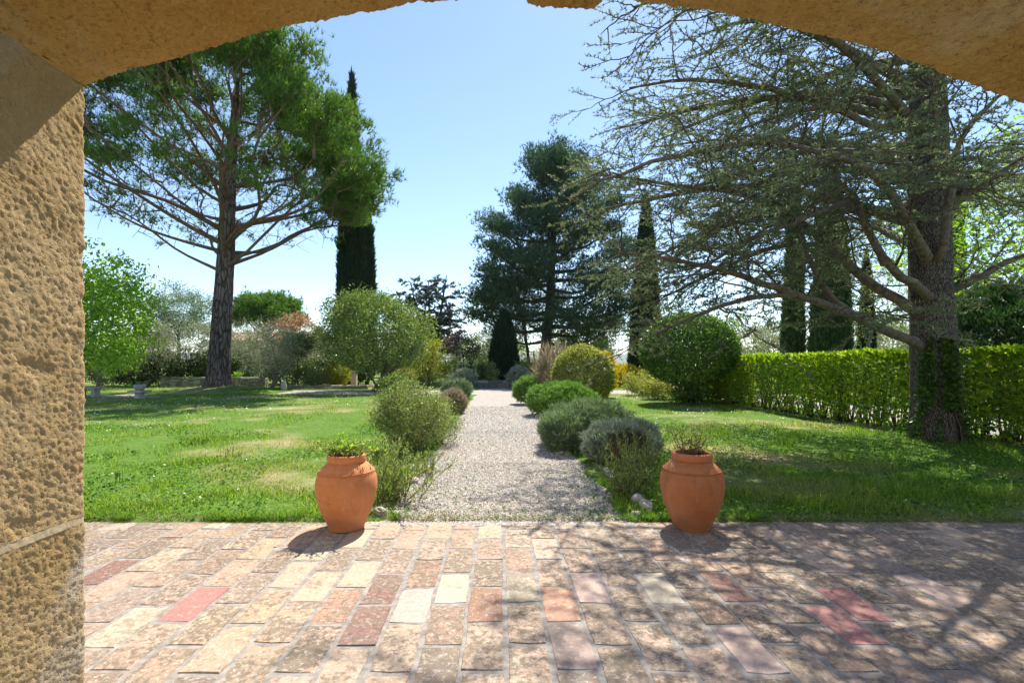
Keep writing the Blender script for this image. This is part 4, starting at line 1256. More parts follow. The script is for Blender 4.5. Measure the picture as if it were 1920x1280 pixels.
    for k in (0, 2, 4, 5, 7):                            # boughs just above the arch that dapple the terrace
        z = 6.5 + 2.4 * (k / 8)
        az = radians((-50, 35, -15, 55, 10, -35, 25, -5, 45)[k])
        s0 = axis[np.argmin(np.abs(axis[:, 2] - z))]
        ln = rng.uniform(4.8, 6.2) * (0.75 if az < -0.5 else 1.0)
        e = s0 + np.array([-cos(az) * ln, sin(az) * ln, 0.12 * ln])
        limbs.append(limb_obj(np.array([s0, (s0 + e) / 2 + np.array([0, 0, 0.10 * ln]), e]), 0.08, 0.014, M['cedar_limb'], t, 14, 6, 0.03, rng))
    mw, ml = MB(), MB()
    r = cedar_sprays(limbs[:n_seen], rng, mw, ml, gap2=0.21, gap3=0.13, k2=0.42, max2=1.2, ros_gap=0.044, ros_len=0.054, ros_w=0.017, nn=4, start=0.25, sub=0.48, l3=(0.16, 0.46), wood_r=0.0065)
    r2 = cedar_sprays(limbs[n_seen:], rng, mw, ml, gap2=0.36, gap3=0.20, k2=0.42, max2=1.2, ros_gap=0.09, ros_len=0.08, ros_w=0.028, nn=3, start=0.3, sub=0.8, l3=(0.2, 0.6))
    stuff(mw.build('branchwork', M['cedar_twig'], t))
    stuff(ml.build('crown', M['cedar'], t))
    print('cedar', r, r2)
    # ivy on the trunk
    iv = thing('ivy', 'green ivy climbing the lower trunk of the big cedar', 'ivy', (x0, y0 - 0.4, g))
    n = 4200
    ang = -pi / 2 - 0.35 + rng.normal(0.0, 0.75, n)
    z = rng.uniform(0.02, 1.75, n) ** 1.0
    strands = vnoise(np.stack([ang * 3.2, z * 0.8, 0 * z], -1), 14)
    keep = strands > 0.30 + 0.13 * z + 0.15 * (np.abs(ang + pi / 2 - 0.55) < 0.28)
    ang, z = ang[keep], z[keep]
    rr = 0.36 * (1 - 0.055 * z) * (1 + 0.26 * np.exp(-z / 0.35)) + rng.uniform(0.02, 0.06, len(z))
    cen = np.stack([x0 + rr * np.cos(ang), y0 + rr * np.sin(ang), g + z], -1)
    V, f = leaves(cen, 0.062, rng, 0.85, -0.2, 0.08, np.stack([np.cos(ang), np.sin(ang), 0 * ang], -1) * 0.9, 0.9)
    stuff(MB().add(V, f).build('leaves', M['ivy'], iv))
    st = []
    for k in range(7):
        a0 = -pi / 2 + rng.normal(0, 0.6)
        zz = np.linspace(-0.02, rng.uniform(0.7, 1.7), 10)
        aa = a0 + np.cumsum(rng.normal(0, 0.05, 10))
        q = 0.36 * (1 - 0.055 * zz) * (1 + 0.26 * np.exp(-np.maximum(zz, 0) / 0.35)) + 0.008
        st.append(np.stack([x0 + q * np.cos(aa), y0 + q * np.sin(aa), g + zz], -1))
    V, q = tubes(np.array(st), np.linspace(0.012, 0.004, 10)[None] * np.ones((7, 1)), 4)
    stuff(MB().add(V, q).build('stems', M['twig'], iv))
near_cedar()

def birdhouse():
    c = P(1793, 350, 8.3)
    t = thing('birdhouse', 'small weathered wooden birdhouse with pitched dark roof fixed to the cedar trunk', 'birdhouse', c)
    b = MB()
    x, y, h, g = 0.10, 0.11, 0.10, 0.20
    front = lambda yy: np.array([[-x, yy, -h], [x, yy, -h], [x, yy, h], [0, yy, g], [-x, yy, h]]) + c
    V = np.concatenate([front(-y), front(y)])
    b.add(V, [[0, 1, 6, 5], [1, 2, 7, 6], [2, 3, 8, 7], [3, 4, 9, 8], [4, 0, 5, 9], [0, 4, 2, 1], [5, 6, 7, 9]]).add(V[[4, 3, 2]], [[0, 1, 2]]).add(V[[9, 8, 7]], [[2, 1, 0]])
    b.build('box', M['old_wood'], t)
    for s in (-1, 1):
        m = MB()
        pts = np.array([[0, 0, g + 0.012], [s * 0.165, 0, 0.075], [s * 0.158, 0, 0.055], [0, 0, g - 0.006]])
        V = np.concatenate([pts + [0, -0.17, 0], pts + [0, 0.15, 0]]) + c
        m.add(V, [[0, 1, 5, 4], [1, 2, 6, 5], [2, 3, 7, 6], [3, 0, 4, 7], [0, 3, 2, 1], [4, 5, 6, 7]]).build('roof_panel', M['dark_wood'], t)
    MB().box(c + [0, -0.04, -0.115], (0.36, 0.36, 0.025)).build('base_board', M['dark_wood'], t)
    a = np.linspace(0, 2 * pi, 16, endpoint=False)
    V = np.concatenate([[[0, 0, 0]], np.stack([np.cos(a) * 0.032, 0 * a, np.sin(a) * 0.032], -1)]) + c + [0.015, -y - 0.003, 0.03]
    MB().add(V, [[0, 1 + i, 1 + (i + 1) % 16] for i in range(16)]).build('entrance_hole', M['black'], t)
birdhouse()

def far_cedar():
    rng = np.random.default_rng(19)
    Y = 50.0
    b = np.array([(800 - CX) / F * Y, Y, 0.0])
    t = thing('blue_cedar', 'distant blue-grey cedar with flat tiered boughs behind the round shrub tree', 'cedar tree', b)
    tops = [b + [0.2, 0, 9.8], b + [2.0, 0.5, 10.6], b + [-1.6, 0, 9.6]]
    limbs = []
    for k, tp_ in enumerate(tops):
        pts = np.array([b + [0.2 * k - 0.2, 0, -0.1], b * 0.6 + tp_ * 0.4 + [0.2, 0, 0], tp_])
        V, q = trunk_tube(pts, [0.26, 0.18, 0.04], 8, 16, 0.05, 0.1, k)
        MB().add(V, q).build('trunk', M['dark_bark'], t, True)
        ax = resample(pts, 30)
        for j in range(15):
            z = 2.2 + 7.6 * j / 14
            s0 = ax[np.argmin(np.abs(ax[:, 2] - z))]
            az = j * 2.4 + k * 1.1
            L = np.interp(z, [2, 5, 10], [4.4, 3.4, 1.1]) * rng.uniform(0.6, 1.1)
            e = s0 + np.array([cos(az) * L, sin(az) * L, 0.18 * L])
            limbs.append(limb_obj(np.array([s0, (s0 + e) / 2 + [0, 0, 0.18 * L], e]), 0.05, 0.012, M['dark_bark'], t, 8, 4, 0.04, rng))
    mw, ml = MB(), MB()
    cedar_sprays(limbs, rng, mw, ml, 0.45, 0.24, 0.42, 1.4, 0.10, 0.26, 0.10, 5, 0.12, 0.05, 0.012, (0.35, 0.9), sub=0.7)
    stuff(mw.build('branchwork', M['dark_bark'], t))
    stuff(ml.build('crown', M['bluecedar'], t))
far_cedar()

# ------------------------------------------------------------------ cypresses
GC = 'cypresses beyond the hedge'
def gx(px, Y): return (px - CX) / F * Y
cypress('cypress', 'tallest dark cypress column rising behind the umbrella-shaped pine', (gx(660, 32), 32, 0), 20.8, 1.05, M['cypress'], 1, 9000, size=0.45, taper=1.0)
cypress('cypress', 'lower second cypress stem pressed against the tallest dark cypress', (gx(688, 32.6), 32.6, 0), 12.5, 0.62, M['cypress'], 2, 4500, size=0.45)
cypress('cypress', 'narrow cypress between the clipped ball and the dark pine', (gx(1211, 30), 30, 0), 12.0, 0.88, M['cypress'], 3, 7000, size=0.42, taper=0.9)
cypress('cypress', 'slim cypress column beside a broader cypress behind the laurel hedge', (gx(1488, 24), 24, 0), 12.3, 0.50, M['cypress_green'], 4, 6500, GC, size=0.26, taper=0.95)
cypress('cypress', 'broadest cypress column behind the laurel hedge', (gx(1557, 22), 22, 0), 11.8, 0.82, M['cypress_green'], 5, 9000, GC, size=0.28, taper=0.85)
cypress('cypress', 'short thin dark cypress past the broad one behind the hedge', (gx(1625, 31), 31, 0), 8.8, 0.48, M['cypress'], 6, 4000, GC, size=0.30, taper=0.9)
cypress('cypress', 'dark thin cypress tip beyond the cedar trunk and birdhouse', (gx(1790, 30), 30, 0), 14.2, 0.6, M['cypress'], 8, 4000, GC, size=0.34)
cypress('cypress', 'squat black cypress at the end of the path under the dark pine', (gx(945, 34), 34, 0), 5.0, 0.95, M['cypress'], 7, 4500, size=0.5, taper=0.8)

# ------------------------------------------------------------------ trees at the left and behind
GO = 'olive trees in front of the dark hedge'
leafy_tree('spring_tree', 'bright yellow-green leafy tree spreading over the stone planter', 'tree', (gx(120, 20.5), 20.5, 0), (gx(125, 20.5), 20.5, 2.4), (gx(140, 20.5), 20.5, 3.6), (3.1, 2.8, 3.0), 420, 15000, 0.17, M['bright'], M['grey_bark'], 101, r_trunk=0.16, sig=0.26, zmin=0.9, aspect=0.6)
leafy_tree('spring_tree', 'paler spring tree behind the bright leafy tree at the pier', 'tree', (gx(185, 26), 26, 0), (gx(185, 26), 26, 2.2), (gx(190, 26), 26, 3.6), (2.0, 2.0, 2.9), 200, 5200, 0.17, M['bright'], M['grey_bark'], 102, r_trunk=0.12, sig=0.3, zmin=1.2, aspect=0.6)
leafy_tree('round_grey_tree', 'distant grey-green round tree above the olives', 'tree', (gx(335, 46), 46, 0), (gx(335, 46), 46, 4.5), (gx(340, 46), 46, 6.1), (2.9, 2.8, 2.5), 260, 11000, 0.22, M['rosemary_grey'], M['dark_bark'], 103, r_trunk=0.2, sig=0.3, zmin=2.5, aspect=0.3, lump=0.45)
leafy_tree('round_grey_tree', 'small grey-green tree leaning against the distant round one', 'tree', (gx(296, 44), 44, 0), (gx(297, 44), 44, 3), (gx(296, 44), 44, 4.8), (1.3, 1.3, 2.1), 110, 4200, 0.22, M['rosemary_grey'], M['dark_bark'], 104, r_trunk=0.14, sig=0.28, zmin=2.2, aspect=0.3)
for k, (px, Y, w_, h_, lb) in enumerate([(505, 27.0, 1.75, 3.55, 'silvery olive tree with pale forked trunk beside the big pine'), (345, 31.0, 2.5, 4.3, 'widest silvery olive tree behind the low stone wall'),
                                         (272, 29.5, 1.9, 3.9, 'silvery olive tree between the spring tree and the widest olive'), (440, 32.0, 2.2, 4.1, 'silvery olive tree half hidden by the big pine trunk'), (575, 33.0, 1.8, 3.3, 'olive tree under the pink-leaved tree')]):
    leafy_tree('olive_tree', lb, 'olive tree', (gx(px, Y), Y, 0), (gx(px, Y) + 0.1, Y, 1.2), (gx(px, Y), Y, 0.62 * h_), (w_, w_ * 0.9, 0.44 * h_), 170, 5600, 0.15, M['olive'], M['grey_bark'], 110 + k, GO, r_trunk=0.11, sig=0.2, zmin=0.75, aspect=0.26, stems=2, hollow=0.25, lump=0.4)
leafy_tree('pink_tree', 'small tree with pinkish orange spring leaves beside the round shrub tree', 'tree', (gx(556, 35), 35, 0), (gx(556, 35), 35, 2.2), (gx(556, 35), 35, 3.6), (1.6, 1.5, 1.5), 150, 3600, 0.17, M['pinkleaf'], M['twig'], 121, r_trunk=0.09, sig=0.2, zmin=1.5, aspect=0.5)
leafy_tree('green_sapling', 'dark green sapling with thin straight stem under the pink-leaved tree', 'tree', (gx(561, 29), 29, 0), (gx(560, 29), 29, 1.9), (gx(562, 29), 29, 2.6), (0.95, 0.9, 0.75), 90, 3000, 0.13, M['darkshrub'], M['dark_bark'], 122, r_trunk=0.05, sig=0.16, zmin=1.5)
leafy_tree('round_shrub_tree', 'round-headed evergreen tree with short forked trunk by the gravel crossing', 'tree', (gx(703, 24.8), 24.8, 0), (gx(700, 24.8), 24.8, 1.5), (gx(702, 24.8), 24.8, 2.95), (2.75, 2.6, 2.0), 620, 26000, 0.15, M['viburnum'], M['dark_bark'], 123, r_trunk=0.15, sig=0.2, zmin=0.95, aspect=0.42, stems=2, hollow=0.5, lump=0.22)
leafy_tree('yellow_green_tree', 'loose yellow-green tree beside the round-headed evergreen tree', 'tree', (gx(795, 29), 29, 0), (gx(795, 29), 29, 1.0), (gx(790, 29), 29, 1.75), (1.25, 1.2, 1.5), 200, 6500, 0.13, M['yellowgreen'], M['twig'], 124, r_trunk=0.07, sig=0.18, aspect=0.45, stems=2)
leafy_tree('plum_tree', 'thin dark plum-leaved tree near the end of the path', 'tree', (gx(868, 35), 35, 0), (gx(868, 35), 35, 2.0), (gx(868, 35), 35, 2.6), (1.2, 1.1, 1.2), 110, 1700, 0.15, M['plumleaf'], M['dark_bark'], 125, r_trunk=0.05, sig=0.2, zmin=1.2, aspect=0.55)
leafy_tree('hazy_tree', 'pale yellow-green rounded tree behind the plum-leaved tree', 'tree', (gx(905, 44), 44, 0), (gx(905, 44), 44, 1.8), (gx(903, 44), 44, 2.7), (1.9, 1.8, 1.7), 140, 5000, 0.17, M['willowleaf'], M['grey_bark'], 126, r_trunk=0.1, sig=0.25, zmin=0.6)
leafy_tree('ochre_tree', 'low olive-yellow spreading tree under the dark pine boughs', 'tree', (gx(1085, 42), 42, 0), (gx(1085, 42), 42, 1.8), (gx(1095, 42), 42, 3.3), (3.0, 2.6, 1.5), 240, 8000, 0.17, M['darkshrub'], M['dark_bark'], 127, r_trunk=0.12, sig=0.28, zmin=1.4, aspect=0.4)
leafy_tree('willowy_tree', 'soft pale green tree peeping out beyond the variegated ball', 'tree', (gx(1128, 38), 38, 0), (gx(1128, 38), 38, 1.5), (gx(1128, 38), 38, 2.1), (0.8, 0.8, 1.5), 90, 3000, 0.14, M['willowleaf'], M['grey_bark'], 128, r_trunk=0.06, sig=0.2)
leafy_tree('grey_bare_tree', 'thin grey bare-looking tree between the leaning pine and dark pine trunk', 'tree', (gx(1000, 48), 48, 0), (gx(1000, 48), 48, 2.5), (gx(998, 48), 48, 3.8), (2.6, 2.2, 3.2), 240, 1700, 0.13, M['drylav'], M['grey_bark'], 129, r_trunk=0.12, sig=0.3, zmin=0.8)
for k, (px, Y, w_, h_, lb) in enumerate([(1425, 36, 2.6, 4.4, 'grey olive tree between the clipped ball and slim cypress'), (1668, 34, 2.1, 4.6, 'grey-blue tree behind the cedar trunk above the hedge'), (1345, 40, 2.4, 4.2, 'grey olive tree hidden behind the clipped laurel ball'), (1240, 44, 2.2, 3.6, 'far olive tree behind the narrow cypress')]):
    leafy_tree('olive_tree', lb, 'olive tree', (gx(px, Y), Y, 0), (gx(px, Y), Y, 1.4), (gx(px, Y), Y, 0.6 * h_), (w_, w_ * 0.9, 0.42 * h_), 150, 5000, 0.18, M['olive'], M['grey_bark'], 130 + k, 'olive trees beyond the hedge', r_trunk=0.12, sig=0.26, zmin=0.6, aspect=0.28, stems=2, lump=0.4)
leafy_tree('maple_tree', 'tall tree with fresh lime leaves behind the cedar trunk', 'tree', (gx(1860, 19), 19, 0), (gx(1860, 19), 19, 3.6), (gx(1880, 19), 19, 6.4), (4.0, 3.4, 3.6), 330, 6200, 0.19, M['bright'], M['grey_bark'], 140, r_trunk=0.17, sig=0.28, zmin=3.0, aspect=0.7, lump=0.4)
leafy_tree('grey_bare_tree', 'tall pale twiggy tree behind the lime-leaved tree', 'tree', (gx(1840, 27), 27, 0), (gx(1840, 27), 27, 4), (gx(1850, 27), 27, 8.5), (4.6, 4.0, 5.6), 380, 2600, 0.17, M['olive'], M['grey_bark'], 141, r_trunk=0.18, sig=0.3, zmin=1.5)
leafy_tree('grey_bare_tree', 'twiggy grey-green tree filling the gap behind the broadest cypress', 'tree', (gx(1640, 30), 30, 0), (gx(1640, 30), 30, 4), (gx(1640, 30), 30, 6.5), (2.6, 2.4, 4.2), 300, 4200, 0.17, M['willowleaf'], M['grey_bark'], 142, r_trunk=0.14, sig=0.3, zmin=1.5)
needle_shrub('conifer_bush', 'broad dark green conifer bush standing behind the hedge end', 'bush', (gx(1890, 14.5), 14.5, 0), (gx(1890, 14.5), 14.5, 1.5), (1.9, 1.8, 2.1), 5600, 0.26, 0.06, M['cypress_green'], 143, nn=5, spread=0.4, lump=0.25, updir=0.5, lfreq=3.5)
leafy_tree('purple_blossom_bush', 'low grey-violet shrub filling the ground behind the hedge', 'shrub', (gx(1690, 24), 24, 0), (gx(1690, 24), 24, 0.6), (gx(1690, 24), 24, 1.0), (2.2, 1.5, 1.0), 140, 5000, 0.11, M['olive'], M['twig'], 144, r_trunk=0.05, sig=0.2, stems=3)

rbk = np.random.default_rng(66)
belt = [(205, 58, 3.2, 5.0), (250, 64, 3.6, 5.6), (420, 66, 3.4, 5.2), (600, 70, 3.6, 5.6), (650, 60, 3.2, 4.8), (720, 66, 3.4, 4.6), (765, 58, 3.0, 3.8), (835, 62, 3.2, 4.0), (880, 72, 3.4, 4.6), (960, 64, 3.0, 4.6), (1060, 66, 3.4, 5.4), (1095, 58, 2.4, 4.6),
        (1240, 52, 2.4, 4.8), (1280, 60, 3.2, 6.2), (1320, 54, 2.8, 6.0), (1395, 50, 2.8, 6.4), (1450, 58, 3.2, 7.0), (1520, 50, 3.2, 5.8), (1600, 48, 3.2, 6.0), (1660, 52, 3.4, 6.8), (1730, 46, 3.2, 6.0), (1810, 44, 3.2, 6.4), (1880, 42, 3.2, 7.0), (1930, 38, 3.0, 6.4)]
kinds = ['viburnum', 'darkshrub', 'olive', 'rosemary_grey', 'willowleaf']
words_ = {'viburnum': 'mid green', 'darkshrub': 'dark green', 'olive': 'silvery grey', 'rosemary_grey': 'grey-green', 'willowleaf': 'pale green'}
where_ = ['behind the pier-side shrubs', 'past the stone planter', 'past the lone pine trunk', 'past the pink-leaved tree', 'past the tallest cypress foot', 'past the round-headed tree', 'under the blue-grey cedar', 'between blue-grey cedar and plum-leaved tree',
          'past the plum-leaved tree', 'past the squat black cypress', 'past the dark pine trunk', 'over the variegated ball', 'past the narrow cypress', 'over one shoulder of the laurel ball', 'straight over the laurel ball', 'between laurel ball and slim cypress',
          'just before the slim cypress', 'between the two hedge cypresses', 'past the broadest cypress', 'past the short thin cypress', 'touching the cedar trunk outline', 'past the birdhouse side of the cedar', 'over the broad conifer bush', 'over the hedge end']
for k, (px, Y, w_, h_) in enumerate(belt):
    mt = kinds[k % 5]
    leafy_tree('distant_tree', words_[mt] + ' bushy tree far off, ' + where_[k], 'tree', (gx(px, Y), Y, 0), (gx(px, Y), Y, 0.45 * h_), (gx(px, Y), Y, 0.55 * h_), (w_, w_ * 0.8, 0.5 * h_), 54, 1600, 0.37, M[mt], M['dark_bark'], 500 + k, 'distant trees closing the garden', r_trunk=0.12, sig=0.36, zmin=0.2, lump=0.4, aspect=0.5)

# ------------------------------------------------------------------ shrubs behind the lawn
rs = np.random.default_rng(55)
GD = 'dark shrubs along the far lawn edge'
dark = [(190, 30, 2.2, 1.6), (255, 30, 1.8, 1.7), (310, 30.2, 1.7, 1.9), (358, 30.4, 1.8, 2.1), (400, 30.6, 1.7, 2.0), (452, 31, 1.6, 1.8), (530, 31, 1.3, 1.6), (600, 31, 1.4, 1.5), (655, 31, 1.4, 1.5)]
dl = ['broad dark shrub at the pier end of the far lawn edge', 'dark shrub behind the stone planter', 'dark shrub above the near end of the low stone wall', 'tallest dark shrub with sunlit yellow-green top above the stone wall', 'dark shrub directly behind the big pine trunk',
      'dark shrub behind the small potted fern stand', 'dark shrub behind the pale forked olive trunk', 'dark shrub behind the raised bed', 'dark shrub behind the round-headed tree trunk']
for k, ((px, Y, w_, h_), lb) in enumerate(zip(dark, dl)):
    leafy_tree('dark_shrub', lb, 'shrub', (gx(px, Y), Y, 0), (gx(px, Y), Y, 0.7), (gx(px, Y), Y, 0.52 * h_), (w_, 0.9, 0.55 * h_), 80, 2900, 0.15, M['darkshrub'], M['dark_bark'], 150 + k, GD, r_trunk=0.05, sig=0.17, stems=3, aspect=0.5)
mix_shrubs = [
    (632, 28.6, 0.75, 1.5, 'yellowgreen', 'golden-leaved shrub glowing beside the round-headed tree trunk', 0.11), (590, 28.2, 0.7, 0.9, 'twigleaf', 'low pale twiggy shrub inside the raised bed', 0.09),
    (755, 27, 1.1, 1.1, 'variegated', 'pale yellow-green bush beneath the round-headed tree', 0.10), (735, 21.5, 0.7, 0.85, 'viburnum', 'small whitish-green bush at the path crossing', 0.09),
    (805, 27.5, 0.55, 0.75, 'darkshrub', 'small dark box bush at the corner of the crossing', 0.06), (843, 31, 0.9, 1.7, 'yellowgreen', 'yellow-green shrub behind the low garden wall', 0.11),
    (880, 31, 0.9, 1.5, 'darkshrub', 'dark glossy shrub behind the low garden wall', 0.11), (912, 31.5, 0.7, 1.4, 'willowleaf', 'narrow-leaved green shrub next to the squat black cypress', 0.12),
    (985, 33, 0.9, 1.6, 'yellowgreen', 'yellow-green shrub at the foot of the leaning pine', 0.12), (1000, 36, 1.5, 1.5, 'darkshrub', 'dark shrub beneath the dark pine', 0.13),
    (1205, 21, 0.8, 1.1, 'variegated', 'pale yellow bush beside the clipped laurel ball', 0.09),
    (1240, 18.8, 0.75, 0.85, 'variegated', 'cream-leaved low bush in front of the narrow cypress', 0.09), (1335, 18.2, 0.8, 1.15, 'laurel', 'lime-yellow young laurel between clipped ball and hedge', 0.13),
    (1375, 17.5, 0.7, 1.25, 'yellowgreen', 'yellow young laurel touching the hedge end', 0.12), (1530, 26, 2.0, 1.6, 'willowleaf', 'soft green shrub behind the hedge at the cypress feet', 0.13), (1790, 22, 2.4, 2.2, 'rosemary_grey', 'blue-grey shrub behind the cedar trunk over the hedge', 0.14),
]
for k, (px, Y, w_, h_, mt, lb, ls) in enumerate(mix_shrubs):
    leafy_tree('shrub', lb, 'shrub', (gx(px, Y), Y, 0), (gx(px, Y), Y, 0.35 * h_), (gx(px, Y), Y, 0.52 * h_), (w_, w_ * 0.85, 0.52 * h_), 80, 2800, ls * 1.1, M[mt], M['twig'], 170 + k, r_trunk=0.03, sig=0.13, stems=4, aspect=0.45, zmin=0.06)
needle_shrub('silver_shrub', 'silver-blue mound beside the low garden wall and cypress', 'shrub', (gx(972, 27), 27, 0), (gx(972, 27), 27, 0.5), (0.62, 0.6, 0.75), 900, 0.16, 0.035, M['lavender'], 190)
needle_shrub('silver_shrub', 'silver-blue mound at the corner of the low garden wall', 'shrub', (gx(868, 27.6), 27.6, 0), (gx(868, 27.6), 27.6, 0.4), (0.75, 0.6, 0.7), 900, 0.16, 0.035, M['lavender'], 191)
needle_shrub('broom_bush', 'yellow flowering broom beside the narrow cypress', 'broom', (gx(1170, 29), 29, 0), (gx(1170, 29), 29, 0.5), (1.2, 1.0, 0.8), 1500, 0.20, 0.06, M['broom'], 192, nn=5)
needle_shrub('broom_bush', 'yellow flowering broom rising behind the variegated ball', 'broom', (gx(1132, 20), 20, 0), (gx(1132, 20), 20, 1.0), (0.5, 0.5, 0.9), 900, 0.16, 0.05, M['broom'], 193, nn=5)
needle_shrub('tamarisk', 'feathery pale brown plumes beside the variegated ball', 'shrub', (gx(1040, 17.5), 17.5, 0), (gx(1040, 17.5), 17.5, 0.9), (0.75, 0.6, 1.15), 420, 0.42, 0.03, M['drylav'], 194, nn=5, spread=0.25, updir=0.9, shell=0.5)

# clipped ball of variegated leaves and the clipped laurel on a stem
leafy_tree('variegated_ball', 'clipped yellow-green variegated ball shrub beside the gravel path', 'shrub', (gx(1093, 16.2), 16.2, 0), (gx(1093, 16.2), 16.2, 0.8), (gx(1093, 16.2), 16.2, 1.02), (1.05, 1.0, 1.05), 700, 20000, 0.08, M['variegated'], M['twig'], 200, tight=True, out=0.2, r_trunk=0.04, sig=0.06, hollow=0.84, stems=5, lump=0.06, aspect=0.5, zmin=0.1)
leafy_tree('laurel_ball', 'large clipped dark green laurel ball on a short thick stem', 'clipped tree', (6.65, 17.0, 0), (6.65, 17.0, 1.2), (6.65, 17.0, 1.92), (1.70, 1.62, 1.32), 600, 32000, 0.095, M['topiary'], M['dark_bark'], 201, out=-0.4, tight=True, r_trunk=0.16, sig=0.07, hollow=0.80, lump=0.015, aspect=0.5, zmin=0.35, stems=2)
leafy_tree('laurel_suckers', 'dark leafy suckers around the clipped laurel stem', 'shrub', (6.6, 16.7, 0), (6.6, 16.7, 0.3), (6.6, 16.8, 0.35), (0.55, 0.5, 0.42), 80, 2200, 0.10, M['topiary'], M['dark_bark'], 202, r_trunk=0.03, sig=0.1, stems=4, aspect=0.5)

# ------------------------------------------------------------------ laurel hedge
def hedge():
    rng = np.random.default_rng(77)
    A, B = np.array([7.85, 17.6]), np.array([8.45, 6.3])
    ln = np.linalg.norm(B - A)
    ax = (B - A) / ln
    nx = np.array([-ax[1], ax[0]])
    if nx[0] < 0: nx = -nx
    TH, H = 0.85, 1.66
    t = thing('laurel_hedge', 'long clipped lime-green laurel hedge running past the cedar', 'hedge', (A[0] + 0.4, A[1], 0))
    def top(s):
        return H + 0.05 * (2 * vnoise(np.stack([s * 1.2, 0 * s, 0 * s], -1), 4) - 1)
    def place(s, d, z):
        return np.stack([A[0] + ax[0] * s + nx[0] * d, A[1] + ax[1] * s + nx[1] * d, z], -1)
    n = 25000
    s = ln * (1 - rng.uniform(0, 1, n) ** 1.15)[:]
    dens = 1.0
    face = rng.uniform(0, 1, n)
    d = np.where(face < 0.52, np.abs(rng.normal(0, 0.10, n)), np.where(face < 0.82, rng.uniform(0, TH, n), TH - np.abs(rng.normal(0, 0.1, n))))
    z = np.where((face >= 0.52) & (face < 0.82), top(s) - np.abs(rng.normal(0, 0.10, n)), rng.uniform(0, 1, n) ** 0.75 * H)
    d = d + 0.07 * (2 * vnoise(np.stack([s * 2, z * 2, 0 * s], -1), 8) - 1)
    hole = vnoise(np.stack([s * 3.0, z * 3.0, d * 3], -1), 18)
    keep = (hole > 0.44 - 0.42 * np.clip(z / 0.7, 0, 1)) & (z > 0.10)
    s, d, z = s[keep], d[keep], z[keep]
    c = place(s, d, z)
    out = place(0 * s, np.where(d < TH / 2, -1.0, 1.0), 0 * s) - place(0 * s, 0 * s, 0 * s)
    V, f = leaves(c, 0.115, rng, 0.48, 0.35, 0.10, out * 0.8 + np.array([0, 0, 1.0]) * (z > H - 0.2)[:, None], 0.8)
    stuff(MB().add(V, f).build('leaves', M['laurel'], t))
    st = []
    for k in range(150):
        s0 = rng.uniform(0, ln)
        d0 = rng.uniform(0.2, TH - 0.2)
        p0 = place(np.array([s0]), np.array([d0]), np.array([-0.05]))[0]
        for j in range(3):
            p2 = place(np.array([s0 + rng.normal(0, 0.22)]), np.array([np.clip(d0 + rng.normal(0, 0.28), 0.05, TH - 0.05)]), np.array([rng.uniform(1.0, 1.6)]))[0]
            st.append(resample(np.array([p0, p0 * 0.6 + p2 * 0.4 + rng.normal(0, 0.06, 3), p2]), 6))
    V, q = tubes(np.array(st), np.linspace(0.014, 0.004, 6)[None] * np.ones((len(st), 1)), 4)
    stuff(MB().add(V, q).build('stems', M['dark_bark'], t))
    # the nearest large leaves, one by one
    Vl, fl = leaves(np.zeros((1, 3)), 0.14, np.random.default_rng(1), 0.5, 0, 0.06, np.array([[0, 1.0, 0]]), 0.0)
    me = bpy.data.meshes.new('leaf')
    me.from_pydata(Vl.tolist(), [], fl.tolist())
    me.materials.append(M['laurel_big'])
    off = np.array(t.location)
    for k in range(260):
        s0 = ln - rng.uniform(0.6, 4.6)
        top_leaf = rng.uniform() < 0.3
        z0 = H + 0.01 if top_leaf else rng.uniform(0.35, H - 0.05)
        p = place(np.array([s0]), np.array([rng.uniform(0, 0.5) if top_leaf else -0.03 + rng.normal(0, 0.03)]), np.array([z0]))[0]
        o = bpy.data.objects.new('leaf', me)
        COL.objects.link(o)
        o.parent = t
        o.location = p - off
        o.rotation_euler = (rng.uniform(0.2, 1.2) if top_leaf else rng.uniform(-0.7, 0.8), rng.uniform(-0.6, 0.6), pi / 2 + rng.normal(0, 0.7))
        sc = rng.uniform(0.75, 1.2)
        o.scale = (sc, sc, sc)
def big_leaf_mat():
    m, nt, out = new_mat('laurel_leaf')
    oi = nt.nodes.new('ShaderNodeObjectInfo')
    c = ramp(nt, oi.outputs['Random'], [(0, (0.055, 0.12, 0.016)), (0.4, (0.10, 0.20, 0.022)), (0.75, (0.18, 0.29, 0.03)), (1, (0.28, 0.34, 0.045))])
    b = nt.nodes.new('ShaderNodeBsdfPrincipled')
    nt.links.new(c, b.inputs['Base Color']); b.inputs['Roughness'].default_value = 0.32
    tr = nt.nodes.new('ShaderNodeBsdfTranslucent')
    nt.links.new(mix(nt, 1.0, c, (1.2, 1.15, 0.4), 'MULTIPLY'), tr.inputs['Color'])
    ms = nt.nodes.new('ShaderNodeMixShader'); ms.inputs[0].default_value = 0.5
    nt.links.new(b.outputs[0], ms.inputs[1]); nt.links.new(tr.outputs[0], ms.inputs[2]); nt.links.new(ms.outputs[0], out.inputs[0])
    return m
M['laurel_big'] = big_leaf_mat()
hedge()

